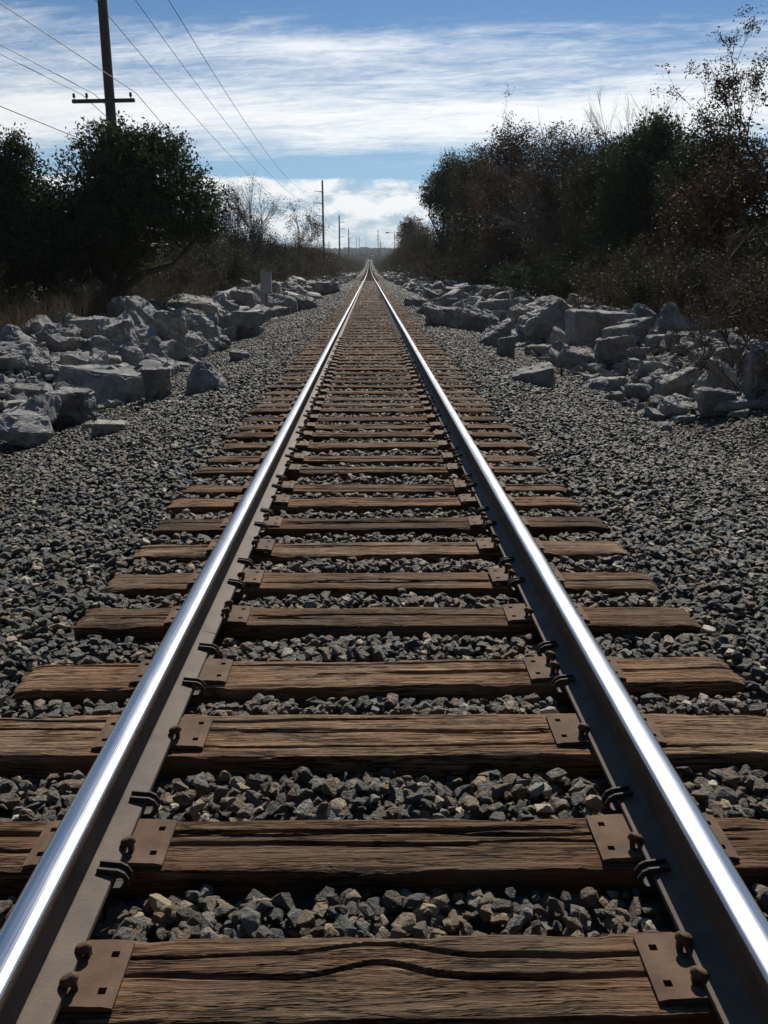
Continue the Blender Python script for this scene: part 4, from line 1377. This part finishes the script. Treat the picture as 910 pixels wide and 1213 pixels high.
bare_tree('leafless tree with upright grey twigs left of the broad dark evergreen', 11.0, 44, 8.6, 35, 4, 0, .05, None, .07, .26, (4, 6), 5, name='bare_tree', first=.15)
bare_tree('spindly tree with brown seed clusters sticking out above the thicket', 10.3, 54, 9.6, 36, 4, 9000, .055, M_RUSTLEAF, .10, .45, (3, 5), 3, 12, .16, 'sparse_tree', bark=M_BARK)
leafy_tree('rust-brown tree with a rounded ragged crown in the right thicket', 9.6, 61,
           [(0, 0, 9.68, 1.7, 1.8, 1.57), (-1.1, 0, 8.03, 1.7, 1.9, 1.78), (1.2, 0, 7.70, 1.9, 1.9, 1.89), (0, 0, 5.83, 2.7, 2.2, 1.99), (.2, 0, 3.85, 2.8, 2.2, 1.89)], 34000, .085, M_RUSTLEAF, 37, .15, .28, 2, per=12, twigs=60)
leafy_tree('dark green evergreen tree at the left end of the right thicket, over the track side', 7.6, 88,
           [(.3, 0, 10.6, 1.7, 2, 1.6), (-.9, 0, 9.0, 1.7, 2, 1.6), (1.2, 0, 9.0, 2.0, 2.2, 1.8), (.6, 0, 7.2, 2.3, 2.4, 1.7), (.8, 0, 4.4, 2.6, 2.4, 2.0), (.2, 0, 2.6, 2.4, 2.3, 1.8), (-1.7, 0, 8.1, .8, 1, .7)], 46000, .10, M_EVER, 38, .2, .30, 1, 'evergreen_tree', per=14)
leafy_tree('brown-olive tree with thin ragged top between the rust-brown tree and the broad evergreen', 10.6, 48,
           [(-.6, 0, 7.81, 1.4, 1.6, 1.33), (.8, 0, 7.44, 1.5, 1.7, 1.55), (-1.3, 0, 6.10, 1.6, 1.8, 1.66), (.6, 0, 5.37, 2.2, 2.0, 1.77), (1.8, 0, 6.59, 1.2, 1.5, 1.44), (0, 0, 3.66, 2.6, 2.0, 1.77)], 36000, .062, M_BROWN, 46, .12, .26, 2, per=9, twigs=90)
leafy_tree('dark bushy tree low in front of the leafless grey-twigged one at the right', 11.0, 41,
           [(0, 0, 6.37, 1.3, 1.6, 1.30), (-1.0, 0, 5.43, 1.5, 1.6, 1.41), (1.0, 0, 5.19, 1.5, 1.6, 1.52), (0, 0, 3.54, 2.2, 1.8, 1.74)], 32000, .062, M_OLIVE, 47, .12, .22, 1, per=11, twigs=60)
leafy_tree('mixed green and brown tree between the rust-brown tree and the dark green one', 8.7, 74,
           [(0, 0, 10.04, 1.5, 1.8, 1.45), (-.8, 0, 8.53, 1.6, 1.8, 1.66), (.9, 0, 7.99, 1.7, 1.8, 1.77), (0, 0, 5.83, 2.4, 2, 1.97), (0, 0, 3.67, 2.4, 2, 1.87)], 24000, .085, M_OLIVE, 48, .13, .28, 1, per=11, twigs=50)
leafy_tree('small brown bushy tree farthest along the right side of the track', 7.2, 150,
           [(-.2, 0, 8.6, 1.7, 2, 1.5), (-1.1, 0, 6.9, 1.8, 2, 1.8), (1.3, 0, 6.8, 1.9, 2, 1.8), (0, 0, 4.5, 2.8, 2.4, 2.2)], 15000, .12, M_RUSTLEAF, 39, .15, .32, 1, per=8, twigs=50)
# behind the rocks at the left
bare_tree('leafless tree with a fan of fine twigs at the left of the track', -10.6, 84, 9.0, 45, 4, 8000, .06, M_BROWN, .15, .36, (4, 6), 4, 8, .3, bark=M_BARK, first=.12)
bare_tree('smaller leafless tree beside the second pole at the left', -9.9, 118, 9.2, 42, 4, 2500, .10, M_BROWN, .12, .5, (3, 5), 2, 8, .25)


for lx, ly, lh, lab, sd in ((7.3, 116, 1.25, 'olive-brown bushy tree between the dark evergreen and the farthest brown tree at the right', 65),
                            (7.6, 133, 1.3, 'second olive-brown bushy tree beyond the dark evergreen at the right', 66),
                            (6.9, 190, 1.15, 'low brown bushy tree stepping down beyond the farthest brown tree at the right', 67),
                            (-10.4, 92, 1.0, 'brown bushy tree under the fan-twigged leafless tree at the left', 61),
                            (-9.8, 128, 1.12, 'brown bushy tree below the second pole at the left', 62),
                            (-9.4, 168, 1.2, 'farthest brown bushy tree in the left thicket before the distant poles', 63),
                            (-12.5, 64, .85, 'olive-brown bushy tree right of the live oak behind the dry scrub', 64)):
    leafy_tree(lab, lx, ly, [(0, 0, 4.4 * lh, 2.0, 2, 1.5 * lh), (-1.6, 0, 3.4 * lh, 2.0, 2, 1.5 * lh), (1.5, 0, 3.3 * lh, 1.7, 2, 1.4 * lh), (0, 0, 2.0 * lh, 2.6, 2.2, 1.4 * lh)],
               15000, .075, M_BROWN, sd, .10, .3, 2, per=8, twigs=70)


# shrubs: a few shapes, each plant its own object
def shrub_shape(seed, kind):
    rg = np.random.default_rng(seed)
    S, Tp = [], []
    for s in range(7):
        o = rg.normal(size=2) * .28
        a, b = twig_tree((o[0], o[1], 0), rg.uniform(.75, 1.15), .014, rg, 3, .55, (3, 4), lean=(o[0] * 1.5, o[1] * 1.5), first=.1)
        S += a; Tp.append(b)
    tips = np.concatenate(Tp)
    allp = np.concatenate([np.array([s[:3] for s in S]), tips])
    V, F = tubes(S, 3)
    st = np_mesh('stems', V, F, True); st.materials.append(M_TWIG)
    n, lm, lf = {'olive': (9500, M_OLIVE, .016), 'brown': (4500, M_BROWN, .013), 'green': (11000, M_EVER, .016), 'rust': (5000, M_RUSTLEAF, .014)}[kind]
    c = allp[rg.integers(0, len(allp), n // 6)]
    c = np.repeat(c, 6, 0)
    V, F = leaf_quads(c + rg.normal(size=c.shape) * .055, lf, rg, .55)
    fo = np_mesh('foliage', V, F); fo.materials.append(lm)
    return st, fo


SHR = {k: [shrub_shape(700 + 10 * i + j, k) for j in range(2)] for i, k in enumerate(('olive', 'brown', 'green', 'rust'))}
KIND = {'olive': 'olive-green shrub', 'brown': 'grey-brown shrub with few leaves', 'green': 'dark green bush', 'rust': 'rust-brown shrub'}


def shrub(x, y, s, kind, label, group=None, sz=1.0):
    st, fo = SHR[kind][rr.randrange(2)]
    t = empty('shrub', (x, y, float(ground_z(x, y)) - .05), rr.uniform(0, 6.28))
    t.scale = (s, s, s * sz)
    tag(t, label, 'shrub', group)
    for nm, me in (('stems', st), ('foliage', fo)):
        o = bpy.data.objects.new(nm, me); C.objects.link(o); o.parent = t


for side, rows in ((1, [(11.5, 24, 8.1, 10.4, 26, 1.5, 2.3), (18, 45, 8.6, 12.5, 44, 2.0, 3.2), (45, 110, 7.8, 12.5, 46, 2.6, 4.2)]),
                   (-1, [(22, 45, 7.9, 13, 20, 1.3, 2.1), (40, 80, 7.8, 12.5, 34, 2.0, 3.2), (80, 130, 7.5, 12, 30, 2.8, 4.6)])):
    for y0, y1, a0, a1, n, s0, s1 in rows:
        for _ in range(n):
            y = rr.uniform(y0, y1); a = rr.uniform(a0, a1)
            k = rr.choice(('olive', 'brown', 'brown', 'rust', 'green', 'brown') if side > 0 else ('olive', 'brown', 'brown', 'rust', 'olive'))
            w = 'right' if side > 0 else 'left'
            shrub(side * a, y, rr.uniform(s0, s1), k, '%s in the thicket behind the %s rock pile' % (KIND[k], w), '%s behind the %s rock pile' % (KIND[k].split(' with')[0].replace('shrub', 'shrubs').replace('bush', 'bushes'), w))

leafy_tree('dark tree set back behind the brown-olive one in the right thicket', 14.2, 60,
           [(0, 0, 7.0, 1.8, 1.6, 1.6), (-1.4, 0, 5.4, 1.9, 1.6, 1.7), (1.3, 0, 5.4, 1.9, 1.6, 1.7), (-1.2, 0, 3.4, 2.2, 1.6, 1.7), (1.4, 0, 3.4, 2.2, 1.6, 1.7)], 24000, .09, M_EVER, 49, .16, .26, 1, per=12)
for x, y, sc, k, lab in ((5.45, 10.7, 1.15, 'brown', 'low dry twiggy shrub at the right photo edge in front of the shaded boulders'),
                         (6.1, 12.2, 1.5, 'brown', 'grey-brown twiggy shrub nearest the viewer at the right photo edge'),
                         (6.7, 13.4, 1.9, 'brown', 'tall grey-brown shrub shading the boulders at the right photo edge'),
                         (7.5, 15.2, 2.0, 'brown', 'twiggy brown shrub just behind the tall dark pyramid boulder'),
                         (7.3, 12.6, 2.1, 'olive', 'olive-green shrub at the right photo edge above the shaded boulders')):
    shrub(x, y, sc, k, lab)

# far thickets that read as one mass on either side
for side in (-1, 1):
    n = 5200
    y = 125 + 800 * RNG.random(n) ** 1.5
    inner = 7.6 - 3.3 * np.clip((y - 190) / 120, 0, 1)
    a = inner + RNG.random(n) ** 1.3 * 30
    hgt = (3.0 + 4.5 * fbm(y / 14, a / 9, 61 + side, 3)) * np.clip(.75 + (a - 7.6) / 25, .55, 1.4)
    per = 26
    c = np.stack([side * a, y, ground_z(side * a, y)], 1)
    k = np.repeat(np.arange(n), per)
    P = c[k] + RNG.normal(size=(n * per, 3)) * np.array([.9, .9, 0])
    P[:, 2] += hgt[k] * RNG.random(n * per) ** .8
    V, F = leaf_quads(P, .28, RNG, .5)
    o = link('distant_thicket', np_mesh('distant_thicket', V, F), M_BROWN if side < 0 else M_OLIVE)
    tag(o, 'brown leafless thicket merging into one mass far down the %s side of the track' % ('left' if side < 0 else 'right'), 'thicket', kind='stuff')
# wooded far hills
n = 9000
y = RNG.uniform(950, 2300, n); x = RNG.normal(0, 330, n)
c = np.stack([x, y, ground_z(x, y)], 1)
k = np.repeat(np.arange(n), 5)
P = c[k] + RNG.normal(size=(len(k), 3)) * np.array([3, 3, 0]); P[:, 2] += RNG.random(len(k)) * 6
V, F = leaf_quads(P, 2.6, RNG, .6)
tag(link('far_woods', np_mesh('far_woods', V, F), M_OLIVE), 'hazy woods covering the far hill where the track ends', 'woods', kind='stuff')


# dry grass
def grass(n, xr, yr, hr, seed, lean=.35):
    rg = np.random.default_rng(seed)
    x = rg.uniform(*xr, n); y = rg.uniform(*yr, n)
    m = fbm(x * .9, y * .9, seed, 3) + rg.normal(0, .08, n) > .44
    x, y = x[m], y[m]; n = len(x)
    z = ground_z(x, y) - .02
    h = rg.uniform(*hr, n) * (.6 + .8 * fbm(x * .5, y * .5, seed + 4, 2))
    th = rg.uniform(0, 2 * PI, n); w = rg.uniform(.004, .010, n)
    dx = rg.normal(0, lean, n) * h; dy = rg.normal(0, lean, n) * h
    b = np.stack([x, y, z], 1)
    side = np.stack([np.cos(th), np.sin(th), np.zeros(n)], 1) * w[:, None]
    mid = b + np.stack([dx * .35, dy * .35, h * .6], 1)
    tip = b + np.stack([dx, dy, h * .95], 1)
    V = np.stack([b - side, b + side, mid + side * .8, mid - side * .8, tip + side * .15, tip - side * .15], 1).reshape(-1, 3)
    i = np.arange(n)[:, None] * 6
    F = np.concatenate([i + np.array([0, 1, 2, 3]), i + np.array([3, 2, 4, 5])])
    return np_mesh('dry_grass', V, F)


tag(link('dry_grass', grass(60000, (-16, -7.0), (9, 34), (.45, 1.15), 201), M_GRASS), 'tall dry brown grass behind the left rock pile', 'grass', kind='stuff')
tag(link('dry_grass', grass(26000, (6.9, 13), (8, 26), (.3, .8), 202), M_GRASS), 'tangled dry grass under the brush behind the right rock pile', 'grass', kind='stuff')
tag(link('dry_grass', grass(30000, (-14, -7.0), (34, 90), (.5, 1.2), 203), M_GRASS), 'dry grass farther off behind the left rock pile', 'grass', kind='stuff')


def weed(x, y, h, label, seed):
    rg = np.random.default_rng(seed)
    n = 40
    segs = []
    for _ in range(n):
        d = rg.normal(size=2) * .22
        hh = h * rg.uniform(.3, 1)
        segs += limb_segs((rg.normal() * .02, rg.normal() * .02, 0), (d[0], d[1], hh), .0035, .0012, rg, 3, .08)
    V, F = tubes(segs, 3)
    z = float(bed_z(x, y)) if abs(x) < 4 else float(ground_z(x, y))
    o = link('dry_weed', np_mesh('dry_weed', V, F), M_GRASS, None, (x, y, z))
    tag(o, label, 'weed')


weed(3.35, 15.2, .42, 'thin dry weed at the front of the right pile beside the lone flat slab', 1)
weed(3.9, 14.3, .32, 'brown tangled dry weed below the oval-fronted slab of the right pile', 2)
weed(4.05, 12.3, .25, 'dry grass tuft at the gravel edge left of the low dark boulder on the right', 3)
weed(6.6, 16.0, .7, 'pale dry grass clump right of the tall dark pyramid boulder', 4)

# ------------------------------------------------------------------ marker box
mb = empty('marker_box', (-4.28, 36.6, float(ground_z(-4.28, 36.6))))
tag(mb, 'grey metal utility box on a post among the rocks left of the track', 'utility box')
bm = bmesh.new(); box_bm(bm, -.22, .22, -.12, .12, .98, 1.80)
bmesh.ops.bevel(bm, geom=list(bm.edges), offset=.015, segments=2, affect='EDGES')
link('cabinet', bm_mesh('cabinet', bm), M_BOX, mb)
bm = bmesh.new(); box_bm(bm, -.235, .235, -.14, .14, 1.803, 1.835)
link('lid', bm_mesh('lid', bm), M_BOX, mb)
bm = bmesh.new(); box_bm(bm, -.19, .19, -.135, -.1215, 1.03, 1.75)
link('door', bm_mesh('door', bm), M_BOX, mb)
bm = bmesh.new(); box_bm(bm, -.055, .055, -.05, .05, -.3, .978)
link('post', bm_mesh('post', bm), mat_plain('grey_post', (.22, .23, .25), .6), mb)

# ------------------------------------------------------------------ poles and wires
def cyl(segs, sides=10):
    return tubes(segs, sides)


def near_pole():
    x, y = -10.5, 38
    g = float(ground_z(x, y))
    t = empty('utility_pole', (x, y, g))
    tag(t, 'tall dark utility pole rising behind the live oaks, with a wooden crossarm', 'utility pole')
    V, F = cyl([(0, 0, -.3, .06, 0, 14.5, .235, .175)], 14); link('pole', np_mesh('pole', V, F, True), M_POLE, t)
    za = 8.02 - g
    bm = bmesh.new(); vs = box_bm(bm, -1.22, 1.28, -.32, -.20, za - .07, za + .07)
    bmesh.ops.bevel(bm, geom=list(bm.edges), offset=.008, segments=1, affect='EDGES')
    arm = link('crossarm', bm_mesh('crossarm', bm), M_POLE, t)
    arm.rotation_euler = (0, R(-1.2), 0)
    for dx in (-1.13, -.62, 1.13):
        V, F = cyl([(dx, -.26, za + .07, dx, -.26, za + .14, .02, .02), (dx, -.26, za + .14, dx, -.26, za + .20, .055, .055), (dx, -.26, za + .20, dx, -.26, za + .24, .035, .06), (dx, -.26, za + .24, dx, -.26, za + .30, .06, .03)], 10)
        link('insulator', np_mesh('insulator', V, F, True), M_DARK, arm)
    for s in (-1, 1):
        V, F = cyl([(s * .85, -.265, za - .05, s * .12, -.24, za - .62, .014, .014)], 6)
    for dx in (-.9, 2.1):
        V, F = cyl([(0, -.1, 12.6 - g, dx, -.1, 12.75 - g, .07, .05)], 8); link('upper_arm', np_mesh('upper_arm', V, F, True), M_DARK, t)


near_pole()


def far_pole(label, x, y, top, arms, side, r=.22, group=None, both=False):
    g = float(ground_z(x, y))
    t = empty('utility_pole', (x, y, g))
    tag(t, label, 'utility pole', group)
    V, F = cyl([(0, 0, -.3, -.02, 0, top - g, r, r * .7)], 10); link('pole', np_mesh('pole', V, F, True), M_POLE, t)
    for z, l in arms:
        for s in ((-1, 1) if both else (side,)):
            V, F = cyl([(0, 0, z - g - .1, s * l, 0, z - g + .12, .10, .06)], 6); link('arm', np_mesh('arm', V, F, True), M_DARK, t)


far_pole('second utility pole at the left, with three short arms on its left side', -9.75, 192, 19.6, [(17.4, 1.75), (15.05, 1.65), (12.55, 1.55)], -1, .26)
far_pole('third utility pole at the left, with three arms on its right side', -10.8, 328, 20.6, [(18.2, 1.9), (15.9, 1.9), (13.2, 1.9)], 1, .34)
far_pole('fourth, small utility pole with arms on its right, beyond the left thicket', -10.9, 478, 22.4, [(20.2, 2.1), (17.9, 2.1), (15.4, 2.1)], 1, .30)
far_pole('tall thin grey pole right of the track at the horizon', 6.0, 600, 27.6, [(26, 1.2), (23.5, 1.2), (21, 1.2)], 1, .28, both=True)
far_pole('short thick pole with crossbars just right of the tall thin grey one at the horizon', 8.0, 640, 21.6, [(19.5, 2), (18, 2)], 1, .36, both=True)
for k, (fx, fy, ft) in enumerate(((-9, 820, 31), (-22, 1000, 36), (-14, 1000, 38), (-46, 1050, 34), (-4, 1150, 37), (-30, 900, 31), (-52, 1150, 37))):
    far_pole('tiny grey pole standing on the hazy skyline left of the track end', fx, fy, ft, [(ft - 2, 2.0), (ft - 4, 2.0)], 1, .30, 'skyline poles', True)


def wire(label, spans, rad):
    segs = []
    for (a, b, s) in spans:
        a = np.array(a); b = np.array(b)
        t = np.linspace(0, 1, 41)
        P = a + (b - a) * t[:, None]
        P[:, 2] -= s * 4 * t * (1 - t)
        for i in range(40): segs.append((*P[i], *P[i + 1], rad, rad))
    V, F = tubes(segs, 5)
    o = link('power_line', np_mesh('power_line', V, F, True), M_WIRE)
    tag(o, label, 'power line')


W3 = ((-8.9, 328, 18.2), (-8.9, 328, 15.9), (-8.9, 328, 13.2))
wire('highest overhead cable, running from the top of the photo to the second pole', [((-8.4, 38, 12.6), (-11.45, 192, 17.4), 2.7), ((-11.45, 192, 17.4), W3[0], 2.0), ((-8.4, -100, 13), (-8.4, 38, 12.6), 2)], .016)
wire('middle overhead cable, sloping to the second arm of the second pole', [((-10.6, 38, 13.7), (-11.35, 192, 15.05), 2.7), ((-11.35, 192, 15.05), W3[1], 2.0), ((-10.6, -100, 13), (-10.6, 38, 13.7), 2)], .016)
wire('lower overhead cable that passes right behind the near pole top', [((-11.4, 38, 12.5), (-11.25, 192, 12.55), 2.7), ((-11.25, 192, 12.55), W3[2], 2.0), ((-11.4, -100, 13), (-11.4, 38, 12.5), 2)], .016)
wire('cable on the right insulator of the near crossarm, dipping behind the live oak', [((-12, -100, 7.5), (-9.34, 37.74, 8.32), .25), ((-9.34, 37.74, 8.32), (-9.25, 192, 5.5), 3.5)], .014)
wire('cable on the middle insulator of the near crossarm', [((-12, -100, 6.0), (-11.0, 37.74, 8.27), .5), ((-11.0, 37.74, 8.27), (-10.9, 192, 5.5), 3.0)], .014)
wire('cable on the left insulator of the near crossarm', [((-9.5, -100, 8.0), (-11.5, 37.74, 8.26), 1.5), ((-11.5, 37.74, 8.26), (-11.4, 192, 5.5), 3.0)], .014)
wire('lowest cable at the left photo edge, ending in the live oak', [((-7.5, -100, 6.5), (-10.75, 38, 6.25), 1.0), ((-10.75, 38, 6.25), (-10.7, 192, 5.0), 1.5)], .017)

# street lamp peeping out beside the far brown tree
sl = empty('street_lamp', (5.6, 200, float(ground_z(5.6, 200))))
tag(sl, 'dark street lamp head on an arm beside the far brown tree', 'street lamp')
g = float(ground_z(5.6, 200))
V, F = cyl([(0, 0, -.2, 0, 0, 9.4 - g, .09, .06), (0, 0, 9.4 - g, -1.3, 0, 9.5 - g, .05, .04)], 8); link('post', np_mesh('post', V, F, True), M_DARK, sl)
bm = bmesh.new(); box_bm(bm, -2.0, -1.2, -.2, .2, 9.38 - g, 9.6 - g)
bmesh.ops.bevel(bm, geom=list(bm.edges), offset=.06, segments=2, affect='EDGES')
link('lamp_head', bm_mesh('lamp_head', bm), M_DARK, sl)

# white signal box by the track far off
sb = empty('trackside_cabinet', (-7.0, 620, float(zt(620)) - .3))
tag(sb, 'tiny white cabinet shining beside the track in the far distance', 'cabinet')
bm = bmesh.new(); box_bm(bm, -.7, .7, -.5, .5, 0, 1.5); link('cabinet', bm_mesh('cabinet', bm), M_WHITE, sb)
bm = bmesh.new(); box_bm(bm, -.8, .8, -.6, .6, 1.503, 1.65); link('roof', bm_mesh('roof', bm), M_WHITE, sb)


def far_building(label, x, y, w, d, h, floors, cols):
    g = float(ground_z(x, y))
    t = empty('distant_building', (x, y, g))
    tag(t, label, 'building')
    bm = bmesh.new(); box_bm(bm, -w / 2, w / 2, -d / 2, d / 2, -1, h); link('wall', bm_mesh('wall', bm), M_CITY, t)
    bm = bmesh.new(); box_bm(bm, -w / 2 - .3, w / 2 + .3, -d / 2 - .3, d / 2 + .3, h + .003, h + .8); link('roof', bm_mesh('roof', bm), M_CITY, t)
    ww = w / cols * .6; hh = h / floors * .45
    for i in range(cols):
        for k in range(floors):
            cx = -w / 2 + (i + .5) * w / cols; cz = (k + .55) * h / floors
            bm = bmesh.new(); box_bm(bm, cx - ww / 2, cx + ww / 2, -d / 2 - .12, -d / 2 - .003, cz - hh / 2, cz + hh / 2)
            link('window', bm_mesh('window', bm), M_GLASSY, t)


far_building('wide low building on the hazy skyline right above the track end', -10, 1850, 16, 12, 9, 2, 5)
far_building('small square building on the hazy skyline just right of the track end', 30, 1850, 12, 10, 8, 2, 4)
far_building('grey building on the hazy skyline left of the track end', -44, 1850, 18, 12, 8, 2, 5)

# ------------------------------------------------------------------ air
HAZE = 0.00015
if HAZE:
    bm = bmesh.new(); box_bm(bm, -3050, 3050, -420, 3050, -3, 75)
    hz = link('haze', bm_mesh('haze', bm))
    m = bpy.data.materials.new('haze_air'); m.use_nodes = True
    T = NT(m.node_tree)
    v = T.n('ShaderNodeVolumePrincipled')
    v.inputs['Color'].default_value = (.80, .90, 1.0, 1)
    v.inputs['Density'].default_value = HAZE
    v.inputs['Anisotropy'].default_value = 0.2
    o = T.n('ShaderNodeOutputMaterial')
    T.link(v.outputs[0], o.inputs['Volume'])
    hz.data.materials.append(m)
    tag(hz, kind='stuff')
